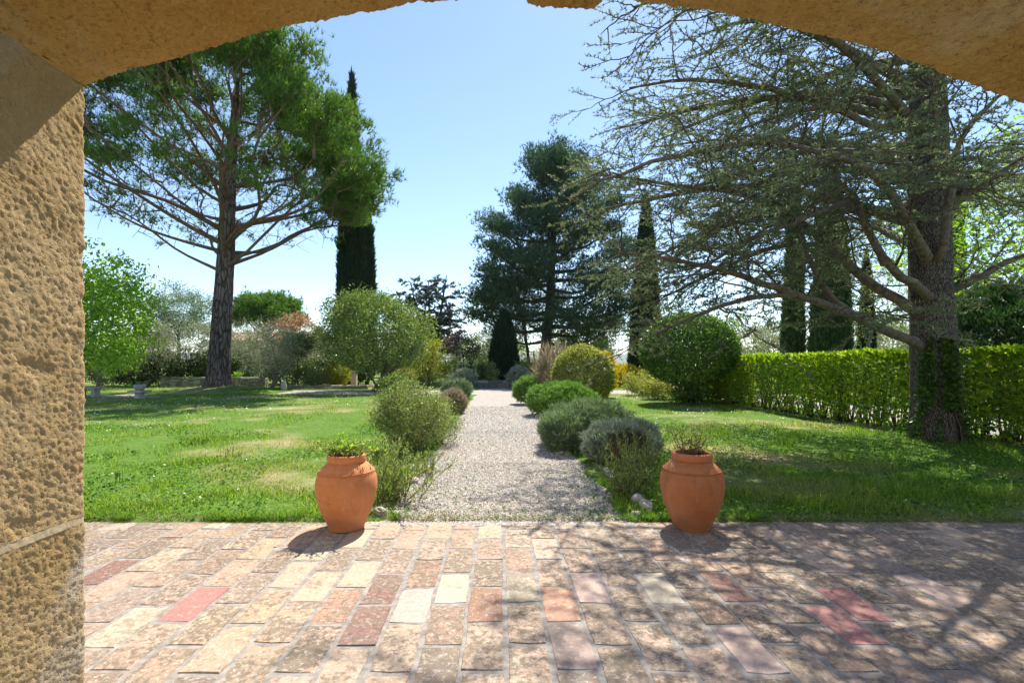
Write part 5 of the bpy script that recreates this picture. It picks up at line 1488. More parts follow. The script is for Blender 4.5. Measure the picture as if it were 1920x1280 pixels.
# ------------------------------------------------------------------ border planting along the path
GB = 'border mounds along the gravel path'
needle_shrub('rosemary', 'small bright green rosemary mound next to the variegated ball', 'rosemary', (1.0, 17.0, 0), (1.0, 17.0, 0.55), (0.52, 0.55, 0.55), 1300, 0.13, 0.022, M['rosemary'], 301, GB, nn=7, lobes=3, lump=0.25, lfreq=3.2, spread=0.55)
needle_shrub('rosemary', 'long clipped bright green rosemary hump beside the path', 'rosemary', (1.62, 13.3, 0), (1.62, 13.3, 0.42), (1.18, 1.1, 0.66), 4200, 0.12, 0.018, M['rosemary'], 302, GB, nn=7, lobes=5, lump=0.22, lfreq=3.2, flat=0.75, spread=0.55)
needle_shrub('rosemary', 'big grey-green rosemary mound leaning over the gravel', 'rosemary', (1.42, 8.35, 0), (1.42, 8.35, 0.36), (0.92, 0.98, 0.58), 5200, 0.10, 0.012, M['rosemary_grey'], 303, GB, nn=7, lobes=5, lump=0.28, lfreq=3.0, flat=0.85, spread=0.55)
def lavender_open(name, label, base, c, r, seed, n, mt, extra_stems, zlow, cut=None):
    rng = np.random.default_rng(seed)
    base = np.array(base, float)
    t = thing(name, label, 'lavender', base, GB)
    C, Rr = np.array(c, float), np.array(r, float)
    d = ball_pts(n * 3, rng)
    cen = C + d * (rng.uniform(0.72, 1.0, (len(d), 1)) * lumpy(d, seed, 0.22, 2.6)[:, None]) * Rr
    ok = (cen[:, 2] > zlow)
    if cut is not None:
        ok &= ~((np.abs(cen[:, 0] - cut[0]) < cut[1]) & (cen[:, 2] < cut[2]) & (cen[:, 1] < C[1]))
    cen, d = cen[ok][:n], d[ok][:n]
    V, f = tufts(cen, d * 0.7 + np.array([0, 0, 0.9]), 8, 0.075, 0.008, rng, 0.4)
    stuff(MB().add(V, f).build('sprigs', M[mt], t))
    pick = cen[rng.integers(0, len(cen), extra_stems)]
    st = np.array([resample(np.array([base + [rng.normal(0, 0.07), rng.normal(0, 0.05), -0.03], base * 0.55 + p * 0.45 + [0, 0, -0.02], base * 0.05 + p * 0.95]), 7) for p in pick])
    V, q = tubes(st, np.linspace(0.013, 0.0035, 7)[None] * np.ones((len(st), 1)), 4)
    stuff(MB().add(V, q).build('stems', M['twig'], t))
lavender_open('lavender', 'silver-grey lavender with bare woody brown centre in front of rosemary', (1.75, 6.85, 0), (1.72, 7.0, 0.27), (0.52, 0.45, 0.34), 304, 2600, 'lavender', 90, 0.04, (1.80, 0.30, 0.47))
lavender_open('lavender', 'small blue-grey lavender tuft behind the woody lavender', (2.12, 7.3, 0), (2.12, 7.3, 0.28), (0.34, 0.3, 0.3), 305, 1300, 'lavender', 25, 0.1)
needle_shrub('dry_lavender', 'brownish dry lavender cushion leaning over the path', 'lavender', (-1.28, 13.9, 0), (-1.28, 13.9, 0.33), (0.5, 0.6, 0.46), 2200, 0.11, 0.014, M['drylav'], 306, GB, nn=7, lobes=4, lump=0.28, spread=0.5)
needle_shrub('santolina', 'grey-green rounded mound on the path edge behind the dry lavender', 'shrub', (-1.55, 19.2, 0), (-1.55, 19.2, 0.40), (0.66, 0.7, 0.52), 1900, 0.13, 0.024, M['rosemary_grey'], 307, GB, nn=6, lobes=4)
needle_shrub('santolina', 'small olive-green mound between dry lavender and spreading bush', 'shrub', (-1.62, 11.6, 0), (-1.62, 11.6, 0.30), (0.5, 0.55, 0.42), 1500, 0.10, 0.015, M['willowleaf'], 308, GB, nn=6, lobes=4)
leafy_tree('spreading_bush', 'open twiggy bush with tiny pale leaves and many stems beside the path', 'shrub', (-1.42, 7.75, 0), (-1.42, 7.75, 0.45), (-1.45, 7.75, 0.60), (0.60, 0.56, 0.50), 380, 15000, 0.037, M['twigleaf'], M['twig'], 309, r_trunk=0.016, sig=0.07, hollow=0.3, stems=9, lump=0.3, aspect=0.5, zmin=0.1, twig_r=0.0025)
leafy_tree('spreading_bush', 'lower leafy bush joined to the twiggy one on its path side', 'shrub', (-1.05, 8.6, 0), (-1.05, 8.6, 0.3), (-1.08, 8.6, 0.45), (0.42, 0.5, 0.42), 200, 6000, 0.034, M['twigleaf'], M['twig'], 310, r_trunk=0.012, sig=0.07, hollow=0.3, stems=6, lump=0.25, aspect=0.5, zmin=0.06, twig_r=0.0025)

def willow_herb(name, label, base, n_st, spread, height, seed, leaf_len, mt, lean=(0, 0)):
    """tuft of upright stems set with narrow leaves"""
    rng = np.random.default_rng(seed)
    base = np.array(base, float)
    t = thing(name, label, 'plant', base, GB)
    st, lc, ld = [], [], []
    for k in range(n_st):
        b = base + np.r_[rng.normal(0, spread * 0.30, 2), -0.02]
        h = height * rng.uniform(0.5, 1.05)
        tip = b + np.array([rng.normal(0, spread * 0.55) + lean[0], rng.normal(0, spread * 0.5) + lean[1], h])
        p = resample(np.array([b, b * 0.5 + tip * 0.5 + np.r_[rng.normal(0, 0.03, 2), 0.05 * h], tip]), 8)
        st.append(p)
        m = 40
        u = rng.uniform(0.15, 1.0, m) * 7
        j = np.clip(u.astype(int), 0, 6)
        lc.append(p[j] + (p[j + 1] - p[j]) * (u - j)[:, None]); ld.append(nrm(p[j + 1] - p[j]))
    V, q = tubes(np.array(st), np.linspace(0.005, 0.0015, 8)[None] * np.ones((n_st, 1)), 4)
    stuff(MB().add(V, q).build('stems', M['twig'], t))
    lc, ld = np.concatenate(lc), np.concatenate(ld)
    V, f = leaves(lc, leaf_len, rng, 0.17, 0.2, 0.03, ld * 0.8, 0.6)
    stuff(MB().add(V, f).build('leaves', M[mt], t))
willow_herb('narrow_leaved_plant', 'bushy narrow-leaved green plant against the clay jar with dry twigs', (1.40, 5.15, 0), 42, 0.34, 0.62, 320, 0.06, 'willowleaf')
willow_herb('narrow_leaved_plant', 'taller yellow-green plant behind the narrow-leaved one at the path edge', (1.62, 5.75, 0), 34, 0.30, 0.66, 321, 0.055, 'twigleaf')
willow_herb('narrow_leaved_plant', 'arching narrow-leaved plant behind the clay jar with leafy sprouts', (-1.12, 5.1, 0), 44, 0.32, 0.60, 322, 0.065, 'willowleaf', (0.08, 0))
willow_herb('narrow_leaved_plant', 'low grey-green plant behind the jar on the lawn side', (-1.45, 5.9, 0), 30, 0.34, 0.50, 323, 0.055, 'willowleaf')
willow_herb('narrow_leaved_plant', 'small green plant at the foot of the twiggy bush', (-0.98, 6.3, 0), 18, 0.22, 0.34, 324, 0.05, 'willowleaf')

# ------------------------------------------------------------------ terracotta jars and what grows in them
def jar(label, x, y, yaw, seed, s=1.0, clay='terracotta'):
    rng = np.random.default_rng(seed)
    t = thing('terracotta_jar', label, 'jar', (x, y, 0.010), 'terracotta jars on the terrace')
    t.rotation_euler = (0, 0, 0)
    prof = [(0.0, 0.0), (0.140, 0.0), (0.150, 0.006), (0.160, 0.03), (0.192, 0.10), (0.222, 0.17), (0.246, 0.25), (0.259, 0.32), (0.263, 0.37), (0.258, 0.42), (0.248, 0.46), (0.236, 0.488), (0.219, 0.515), (0.196, 0.540), (0.172, 0.560), (0.150, 0.576)]
    p = np.array(prof)
    p = resample(p, 70)
    p[0] = (0, 0)
    c = np.array([x, y, 0.010])
    mb = MB().lathe(c, p * s, 64)
    V = mb.v[0]
    ang = np.arctan2(V[:, 1] - y, V[:, 0] - x)
    wob = 1 + 0.006 * (2 * vnoise(np.stack([np.cos(ang) * 1.5, np.sin(ang) * 1.5, V[:, 2] * 7], -1), seed) - 1)
    V[:, 0] = x + (V[:, 0] - x) * wob; V[:, 1] = y + (V[:, 1] - y) * wob
    mb.build('body', M[clay], t, True)
    rim = [(0.148, 0.568), (0.158, 0.574), (0.164, 0.584), (0.167, 0.602), (0.166, 0.620), (0.161, 0.634), (0.152, 0.642), (0.143, 0.640), (0.137, 0.628), (0.136, 0.55), (0.13, 0.50)]
    MB().lathe(c, np.array(rim) * s, 64).build('rim', M[clay], t, True)
    band = MB()
    nb = 62
    for k in range(nb):
        a = 2 * pi * k / nb
        d = np.array([cos(a), sin(a), 0]); tn = np.array([-sin(a), cos(a), 0])
        cc = c + d * 0.2375 * s + np.array([0, 0, 0.484 * s])
        ax_ = nrm(tn * 0.75 + np.array([0, 0, 0.65])) * 0.013 * s
        o2 = np.cross(d, ax_) * 0.55
        V = np.array([cc - ax_, cc + o2, cc + ax_, cc - o2, cc + d * 0.011 * s, cc - d * 0.006 * s])
        band.add(V, [[0, 1, 4], [1, 2, 4], [2, 3, 4], [3, 0, 4], [1, 0, 5], [2, 1, 5], [3, 2, 5], [0, 3, 5]])
    MB.build(band, 'rope_band', M[clay], t)
    ring = MB()
    a = np.linspace(0, 2 * pi, 65)
    rp = np.stack([np.cos(a) * 0.2345 * s, np.sin(a) * 0.2345 * s, 0 * a + 0.497 * s], -1) + c
    Vt, qt = tubes(rp[None], np.full((1, 65), 0.006), 5)
    ring.add(Vt, qt).build('shoulder_ring', M[clay], t, True)
    g = np.linspace(0, 0.137, 7)
    sl = np.stack([g, 0.607 + 0.012 * np.cos(g * 60)], -1)
    mb = MB().lathe(c, sl * s, 28)
    mb.v[0][:, 2] += 0.012 * (vnoise(mb.v[0] * 45, seed + 4) - 0.3)
    mb.build('soil', M['soil'], t)
    return c + np.array([0, 0, 0.61 * s])
j1 = jar('terracotta jar holding small green sprouts, with a dark rim stain', *G(650, 989)[:2], 0.0, 401)
j2 = jar('terracotta jar holding dry bare twigs in dark soil', *G(1297, 988)[:2], 0.0, 402, 1.02, 'old_terracotta')

def jar_plant(name, label, c, seed, green, n_tw, hmax):
    rng = np.random.default_rng(seed)
    t = thing(name, label, 'plant', c)
    st = []
    for k in range(n_tw):
        b = c + np.r_[rng.uniform(-0.09, 0.09, 2), -0.01]
        h = hmax * rng.uniform(0.25, 1.0)
        tip = b + np.array([rng.normal(0, 0.10), rng.normal(0, 0.08), h])
        m = (b + tip) / 2 + rng.normal(0, 0.018, 3)
        st.append(resample(np.array([b, m, tip]), 6))
        for j in range(2):
            e = m + np.array([rng.normal(0, 0.05), rng.normal(0, 0.05), rng.uniform(0.02, 0.07)])
            st.append(resample(np.array([m, (m + e) / 2 + rng.normal(0, 0.006, 3), e]), 6))
    st = np.array(st)
    V, q = tubes(st, np.linspace(0.0042, 0.0016, 6)[None] * np.ones((len(st), 1)), 4)
    stuff(MB().add(V, q).build('stems', M['twig'], t))
    if green:
        cen = st[rng.integers(0, len(st), green), rng.integers(2, 6, green)] + rng.normal(0, 0.012, (green, 3))
        V, f = leaves(cen, 0.030, rng, 0.7, 0.4, 0.1)
        stuff(MB().add(V, f).build('leaves', M['bright'], t))
    cen = c + np.c_[rng.uniform(-0.10, 0.10, (160, 2)), rng.uniform(0.0, 0.025, 160)]
    V, f = leaves(cen, 0.034, rng, 0.6, 0.0, 0.15)
    stuff(MB().add(V, f).build('dead_leaves', M['deadleaf'], t))
M['deadleaf'] = leaf_mat('dead_leaves', [(0.06, 0.025, 0.018), (0.12, 0.055, 0.035), (0.20, 0.11, 0.07)], 0.2, (1, 1, 1))
jar_plant('sprouting_plant', 'small plant with lime sprouts growing in the stained jar', j1, 411, 420, 34, 0.20)
jar_plant('dry_plant', 'dry leggy twigs standing in the dark soil of the jar', j2, 412, 40, 20, 0.30)

# ------------------------------------------------------------------ stones at the path edge
def rock(name, label, c, size, seed, mat=None, group=None):
    rng = np.random.default_rng(seed)
    u = np.linspace(0, pi, 9); v = np.linspace(0, 2 * pi, 12, endpoint=False)
    U, Vv = np.meshgrid(u, v, indexing='ij')
    d = np.stack([np.sin(U) * np.cos(Vv), np.sin(U) * np.sin(Vv), np.cos(U)], -1)
    r = 0.75 + 0.6 * vnoise(d * 1.7 + seed, seed)
    q = np.sign(d) * np.abs(d) ** 0.75 * r[..., None] * np.array(size)
    idx = np.arange(U.size).reshape(U.shape)
    A, B = idx[:-1], idx[1:]
    mb = MB().add(q + np.array(c) + [0, 0, size[2] * 0.55], np.stack([A, np.roll(A, -1, 1), np.roll(B, -1, 1), B], -1).reshape(-1, 4))
    o = MB.build(mb, name, mat or M['pale_stone'])
    o.data.transform(__import__('mathutils').Matrix.Translation([-float(k) for k in c]))
    o.location = [float(k) for k in c]
    return tag(o, label, 'stone', group)
GS = 'pale stones edging the path'
rock('edging_stone', 'white chunky stone at the terrace corner beside the sprouting jar', (*G(712, 968)[:2], 0), (0.062, 0.055, 0.06), 3, None, GS)
rock('edging_stone', 'tilted pale slab stone leaning beside the dry-twig jar', (*G(1212, 962)[:2], 0), (0.055, 0.08, 0.075), 5, None, GS)
rock('edging_stone', 'grey stone tucked behind the tilted pale slab', (*G(1196, 948)[:2], 0), (0.06, 0.07, 0.07), 7, None, GS)
rock('edging_stone', 'small bluish stone lying before the tilted pale slab', (*G(1194, 968)[:2], 0), (0.045, 0.04, 0.03), 9, None, GS)
rock('edging_stone', 'flat pale stone under the arching plant at the gravel edge', (*G(770, 905)[:2], 0), (0.10, 0.09, 0.045), 11, None, GS)
rock('edging_stone', 'flat pale stone further up the gravel edge by the twiggy bush', (*G(782, 880)[:2], 0), (0.09, 0.10, 0.045), 13, None, GS)
rock('edging_slab', 'long grey edging slab between gravel and narrow-leaved plant', (*G(1140, 890)[:2], -0.01), (0.06, 0.32, 0.05), 15, M['concrete'])
rock('upright_stone', 'short upright pale stone marker on the lawn by the raised bed', (gx(533, 25), 25, 0), (0.14, 0.14, 0.30), 17)

# ------------------------------------------------------------------ planter, bench, tables, low walls, house
def planter(px, Y, label):
    c = np.array([gx(px, Y), Y, 0.0])
    t = thing('stone_planter', label, 'planter', c)
    MB().lathe(c, [(0.20, -0.05), (0.19, 0.10), (0.15, 0.16), (0.17, 0.24), (0.20, 0.26)], 20).build('foot', M['pale_stone'], t, True)
    MB().box(c + [0, 0, 0.30], (0.58, 0.58, 0.08)).build('slab', M['pale_stone'], t)
    MB().lathe(c, [(0.10, 0.34), (0.15, 0.36), (0.21, 0.45), (0.225, 0.53), (0.225, 0.56), (0.19, 0.56), (0.18, 0.52), (0.0, 0.51)], 24).build('bowl', M['pale_stone'], t, True)
    rng = np.random.default_rng(9)
    cen = c + np.c_[rng.normal(0, 0.08, (120, 2)), 0.54 + np.abs(rng.normal(0, 0.06, 120))]
    V, f = leaves(cen, 0.06, rng, 0.4, 0.8)
    p = thing('planter_herb', 'tuft of small grey-green leaves growing in the stone planter', 'plant', c + [0, 0, 0.52])
    stuff(MB().add(V, f).build('leaves', M['rosemary_grey'], p))
planter(262, 19.6, 'grey stone bowl planter on a short pedestal slab on the lawn')
c = np.array([gx(166, 20.5), 20.5, 0])
t = thing('stone_bench', 'low grey stone bench end showing beside the ochre pier', 'bench', c)
MB().box(c + [0, 0, 0.40], (0.9, 0.4, 0.08)).build('seat', M['pale_stone'], t)
for sx in (-0.3, 0.3):
    MB().box(c + [sx, 0, 0.18], (0.14, 0.32, 0.36)).build('leg', M['pale_stone'], t)
c = np.array([gx(445, 27.5), 27.5, 0])
t = thing('stone_table', 'small stone pedestal table with a leafy fern behind the big pine', 'table', c)
MB().box(c + [0, 0, 0.60], (0.75, 0.6, 0.08)).build('table_top', M['concrete'], t)
MB().box(c + [0, 0, 0.28], (0.2, 0.2, 0.56)).build('leg', M['concrete'], t)
rng = np.random.default_rng(2)
V, f = leaves(c + np.c_[rng.normal(0, 0.10, (140, 2)), 0.66 + np.abs(rng.normal(0, 0.08, 140))], 0.20, rng, 0.2, 0.9)
p = thing('fern', 'bright green fern standing on the small stone table', 'plant', c + [0, 0, 0.64])
stuff(MB().add(V, f).build('leaves', M['bright'], p))

def stone_wall(name, label, A, B, h, th, sw, sh, seed, mat):
    rng = np.random.default_rng(seed)
    A, B = np.array(A, float), np.array(B, float)
    ln = np.linalg.norm(B - A); ax = (B - A) / ln
    rz = math.atan2(ax[1], ax[0])
    t = thing(name, label, 'wall', (A[0], A[1], 0))
    mid = (A + B) / 2
    MB().box((mid[0], mid[1], h / 2 - 0.06), (ln - 0.06, th * 0.8, h - 0.06), rz).build('core', M['mulch'], t)
    mb = MB()
    z = 0.0
    while z < h - 0.02:
        hh = min(sh * rng.uniform(0.7, 1.3), h - z)
        s = 0.0
        while s < ln - 0.02:
            w_ = min(sw * rng.uniform(0.6, 1.5), ln - s)
            c = A + ax * (s + w_ / 2)
            mb.box((c[0], c[1], z + hh / 2), (w_ * 0.94, th * rng.uniform(0.92, 1.05), hh * 0.9), rz, 0.012, rng)
            s += w_
        z += hh
    stuff(mb.build('stones', mat, t))
stone_wall('stone_wall', 'low dry stone wall before the dark shrubs behind the lawn', (gx(305, 28.6), 28.6), (gx(500, 28.4), 28.4), 0.60, 0.35, 0.26, 0.10, 3, M['wall_stone'])
stone_wall('bed_edging', 'low stone edging of the raised bed near the round-headed tree', (gx(541, 26.3), 26.3), (gx(690, 26.8), 26.8), 0.22, 0.25, 0.32, 0.11, 4, M['wall_stone'])
stone_wall('garden_wall', 'low pale wall closing the far end of the gravel path', (gx(888, 28.4), 28.4), (gx(968, 28.4), 28.4), 0.42, 0.3, 0.7, 0.21, 5, M['wall_stone'])
stone_wall('garden_wall', 'low pale wall continuing past the silver-blue mound', (gx(800, 28.0), 28.0), (gx(856, 28.2), 28.2), 0.36, 0.3, 0.7, 0.18, 6, M['wall_stone'])
c = np.array([gx(918, 27.6), 27.6, 0])
t = thing('log_bench', 'low weathered bench against the wall at the path end', 'bench', c)
MB().box(c + [0, 0, 0.26], (1.0, 0.3, 0.07)).build('seat', M['old_wood'], t)
for sx in (-0.38, 0.38):
    MB().box(c + [sx, 0, 0.11], (0.12, 0.24, 0.22)).build('leg', M['old_wood'], t)
c = np.array([gx(664, 27.6), 27.6, 0])
t = thing('stone_post', 'pale square stone post under the round-headed tree', 'post', c)
MB().box(c + [0, 0, 0.45], (0.30, 0.30, 0.9)).build('shaft', M['house_wall'], t)
MB().box(c + [0, 0, 0.93], (0.38, 0.38, 0.06)).build('cap', M['pale_stone'], t)
# raised bed soil
MB_ = MB().box((gx(615, 28.0), 28.0, 0.06), (4.6, 2.4, 0.12))
t = tag(MB_.build('raised_bed', M['mulch']), kind='structure')

def house():
    c = np.array([gx(520, 62), 62.0, 0])
    t = thing('house', 'ochre house with pale tiled roof glimpsed between the far trees', 'house', c)
    w_, d_, h_ = 11.5, 7.0, 4.2
    MB().box(c + [0, 0, h_ / 2], (w_, d_, h_)).build('wall', M['house_wall'], t)
    rng = np.random.default_rng(12)
    rf = MB()
    rows, cols = 12, 36
    zr = 5.35
    for side in (-1, 1):
        for i in range(rows):
            for j in range(cols):
                u0, u1 = i / rows, (i + 1.15) / rows
                x0_, x1_ = -w_ / 2 - 0.3 + (w_ + 0.6) * j / cols, -w_ / 2 - 0.3 + (w_ + 0.6) * (j + 0.92) / cols
                yy = lambda u: side * (d_ / 2 + 0.35) * u
                zz = lambda u: zr - (zr - h_ + 0.05) * u
                xm = (x0_ + x1_) / 2
                lift = 0.02 * (i % 2)
                V = np.array([[x0_, yy(u0), zz(u0)], [xm, yy(u0), zz(u0) + 0.09], [x1_, yy(u0), zz(u0)], [x0_, yy(u1), zz(u1) + 0.03], [xm, yy(u1), zz(u1) + 0.13], [x1_, yy(u1), zz(u1) + 0.03]]) + c
                rf.add(V, [[0, 1, 4, 3], [1, 2, 5, 4]])
    stuff(rf.build('roof', M['roof_tile'], t))
    for s in (-1, 1):
        V = np.array([[s * w_ / 2, -d_ / 2, h_], [s * w_ / 2, d_ / 2, h_], [s * w_ / 2, 0, zr - 0.03]]) + c
        MB().add(V, [[0, 1, 2]]).build('gable', M['house_wall'], t)
    for px in (-3.4, 0.2, 3.6):
        wd = MB().box(c + [px, -d_ / 2 - 0.02, 2.2], (1.1, 0.06, 1.4)).build('window', M['black'], t)
        MB().box(c + [px, -d_ / 2 - 0.07, 1.45], (1.3, 0.14, 0.08)).build('sill', M['pale_stone'], wd)
house()

# ------------------------------------------------------------------ hills on the horizon
def hills(name, Y, zbase, zamp, seed, x0, x1):
    n = 120
    xs_ = np.linspace(x0, x1, n)
    ridge = zbase + zamp * fbm(np.stack([xs_ / (0.35 * Y), 0 * xs_, 0 * xs_ + seed], -1), seed, 4)
    V = []
    for i in range(n):
        for k, (dy, fz) in enumerate(((-0.18, -0.02), (-0.10, 0.45), (0.0, 1.0), (0.15, 0.3))):
            V.append((xs_[i], Y * (1 + dy) + 40 * sin(i * 1.7 + k), ridge[i] * fz))
    i = (np.arange(n - 1)[:, None] * 4 + np.arange(3)[None]).reshape(-1)
    q = np.stack([i, i + 4, i + 5, i + 1], -1)
    return tag(mesh_obj(name, np.array(V), q, M['hill'], smooth=True), kind='structure')
hills('hills', 4200, 55, 45, 3, -5200, 5200)

# ------------------------------------------------------------------ gravel, grass, weeds, small flowers
rg = np.random.default_rng(88)
def pebbles():
    n1 = 30000
    y = np.r_[rg.uniform(T_EDGE, 7.0, 15000), rg.uniform(7.0, 10.0, 7000), 10 + 6 * rg.uniform(0, 1, 7000) ** 1.6]
    x = rg.uniform(PATH_L - 0.15, PATH_R + 0.15, len(y))
    ok = path_dist(x, y) < 0.10 * rg.uniform(-0.2, 1.0, len(x))
    x, y = x[ok], y[ok]
    n = len(x)
    s = rg.uniform(0.0055, 0.0125, n) * np.interp(y, [4.4, 10, 16], [1.0, 1.4, 1.8])
    oc = np.array([[1, 0, 0], [0, 1, 0], [-1, 0, 0], [0, -1, 0], [0, 0, 0.75], [0, 0, -0.75]], float)
    a = rg.uniform(0, 2 * pi, n)
    st = rg.uniform(0.6, 1.2, (n, 2))
    v = oc[None] * s[:, None, None] * (1 + rg.normal(0, 0.15, (n, 6, 1)))
    v[..., 0] *= st[:, :1]; v[..., 1] *= st[:, 1:]
    ca, sa = np.cos(a)[:, None], np.sin(a)[:, None]
    V = np.stack([v[..., 0] * ca - v[..., 1] * sa + x[:, None], v[..., 0] * sa + v[..., 1] * ca + y[:, None], v[..., 2] + 0.010 + rg.uniform(0, 0.005, n)[:, None]], -1).reshape(-1, 3)
    fc = np.array([[0, 1, 4], [1, 2, 4], [2, 3, 4], [3, 0, 4]])
    Fq = (np.arange(n)[:, None, None] * 6 + fc[None]).reshape(-1, 3)
    tag(mesh_obj('gravel', V, Fq, M['pebble']), 'pale grey and beige gravel covering the garden path', 'gravel', kind='stuff')
pebbles()

def lawn_points(n, y0, y1, xl, xr):
    y = np.sqrt(rg.uniform(y0 ** 2, y1 ** 2, n))
    x = rg.uniform(xl, xr, n) * y
    return x, y
def in_beds(x, y):
    return (np.abs(x) < 44)
def grass():
    Vs, Fs, k = [], [], 0
    zones = [(T_EDGE + 0.0, 7.0, 95000, 0.058, 0.008), (7.0, 11.0, 80000, 0.062, 0.012), (11.0, 18.0, 62000, 0.066, 0.019), (18.0, 30.0, 40000, 0.075, 0.036)]
    for y0, y1, n, h, w_ in zones:
        x, y = lawn_points(n, y0, y1, -0.92, 1.13)
        d = path_dist(x, y)
        dens = fbm(np.stack([x * 1.1, y * 1.1, 0 * x], -1), 44, 3)
        ok = (d > 0.04 + 0.1 * rg.uniform(0, 1, n)) & (rg.uniform(0, 1, n) < np.clip(0.05 + 3.0 * (dens - 0.30), 0.10, 1)) & ((x - CEDAR[0]) ** 2 + (y - CEDAR[1]) ** 2 > 0.3) & ((x - PINE[0]) ** 2 + (y - PINE[1]) ** 2 > 0.6)
        edge = T_EDGE + 0.16 * fbm(np.stack([x * 2.6, 0 * x, 0 * x], -1), 52, 3) + 0.10 * rg.uniform(0, 1, n) ** 2 - 0.06      # ragged border along the terrace
        ok &= y > edge
        x, y, dens = x[ok], y[ok], dens[ok]
        m = len(x)
        clump = vnoise(np.stack([x * 2.3, y * 2.3, 0 * x], -1), 61)
        hh = h * rg.uniform(0.3, 1.25, m) * (0.22 + 2.0 * clump ** 1.8)
        a = rg.uniform(0, 2 * pi, m)
        ln = rg.uniform(0.2, 1.1, m) * hh
        b = np.stack([x, y, gh(x, y) - 0.006], -1)
        sd = np.stack([-np.sin(a), np.cos(a), 0 * a], -1) * (w_ * rg.uniform(0.6, 1.2, m) * 0.5)[:, None]
        dr = np.stack([np.cos(a), np.sin(a), 0 * a], -1)
        mid = b + dr * (ln * 0.35)[:, None] + np.array([0, 0, 1]) * (hh * 0.62)[:, None]
        tip = b + dr * ln[:, None] + np.array([0, 0, 1]) * hh[:, None]
        if y1 < 8:
            V = np.stack([b - sd, b + sd, mid + sd * 0.7, mid - sd * 0.7, tip], 1).reshape(-1, 3)
            i = np.arange(m)[:, None] * 5 + k
            Fs.append(np.concatenate([i + [0, 1, 2], i + [0, 2, 3], i + [3, 2, 4]]))
            k += 5 * m
        else:
            V = np.stack([b - sd, b + sd, tip], 1).reshape(-1, 3)
            Fs.append(np.arange(m)[:, None] * 3 + k + [0, 1, 2])
            k += 3 * m
        Vs.append(V)
    tag(mesh_obj('grass', np.concatenate(Vs), np.concatenate(Fs), M['grass']), 'sunlit uneven lawn grass with dry patches', 'grass', kind='stuff')
grass()
def weeds():
    x, y = lawn_points(48000, T_EDGE + 0.03, 11.0, -0.92, 1.13)
    patch = fbm(np.stack([x * 0.75, y * 0.75, 0 * x], -1), 71, 3)
    ok = (path_dist(x, y) > 0.06) & (patch > 0.50 - 0.10 * (x > 1.3) - 0.05 * (y < 5.2))
    x, y = x[ok], y[ok]
    c = np.stack([x, y, gh(x, y) + rg.uniform(0.005, 0.05, len(x))], -1)
    V, f = leaves(c, 0.038, rg, 0.75, 0.15, 0.08)
    tag(MB().add(V, f).build('weeds', M['weed']), 'clover and broad-leaved weeds growing through the lawn', 'weeds', kind='stuff')
    # straggling growth along the terrace edge and the gravel edge
    n = 6500
    xe = rg.uniform(-4.4, 5.6, n)
    ye = T_EDGE + 0.012 + np.abs(rg.normal(0, 0.05, n))
    clumpy = vnoise(np.stack([xe * 3.5, 0 * xe, 0 * xe], -1), 5)
    ye = ye - 0.035 * np.clip(clumpy - 0.5, 0, 1) * 2
    ok = ((path_dist(xe, ye + 0.1) > -0.05) & (clumpy > 0.42)) | (rg.uniform(0, 1, n) < 0.05)
    xe, ye = xe[ok], ye[ok]
    c = np.stack([xe, ye, rg.uniform(0.0, 0.02, len(xe))], -1)
    V, f = tufts(c, np.tile([0, -0.6, 0.7], (len(c), 1)), 3, 0.07, 0.008, rg, 0.7, 0.6)
    tag(MB().add(V, f).build('edge_weeds', M['weed']), 'scruffy weeds along the edge of the brick terrace', 'weeds', kind='stuff')
    n = 3600                                              # dry straw lying along the border
    xe = rg.uniform(-4.4, 5.8, n); ye = T_EDGE - 0.01 + np.abs(rg.normal(0, 0.07, n))
    ok = rg.uniform(0, 1, n) < np.where(xe > 1.5, 1.0, 0.45)
    c = np.stack([xe, ye, 0 * xe + 0.012], -1)[ok]
    V, f = tufts(c, np.tile([0, -0.4, 0.25], (len(c), 1)), 3, 0.05, 0.006, rg, 0.9, 0.5)
    tag(MB().add(V, f).build('dry_straw', M['drylav']), 'dry brown straw along the edge of the brick terrace', 'straw', kind='stuff')
    n = 900
    xe = rg.uniform(PATH_L, PATH_R, n); ye = T_EDGE + rg.exponential(0.9, n)
    side = rg.uniform(0, 1, n) < 0.6
    xe = np.where(side, np.where(rg.uniform(0, 1, n) < 0.5, PATH_L, PATH_R) + rg.normal(0, 0.13, n), xe)
    c = np.stack([xe, ye, 0 * xe + 0.006], -1)
    V, f = tufts(c, np.tile([0, 0, 1.0], (len(c), 1)), 6, 0.03, 0.009, rg, 0.9)
    tag(MB().add(V, f).build('gravel_weeds', M['weed']), 'tiny weeds sprouting through the gravel', 'weeds', kind='stuff')
weeds()
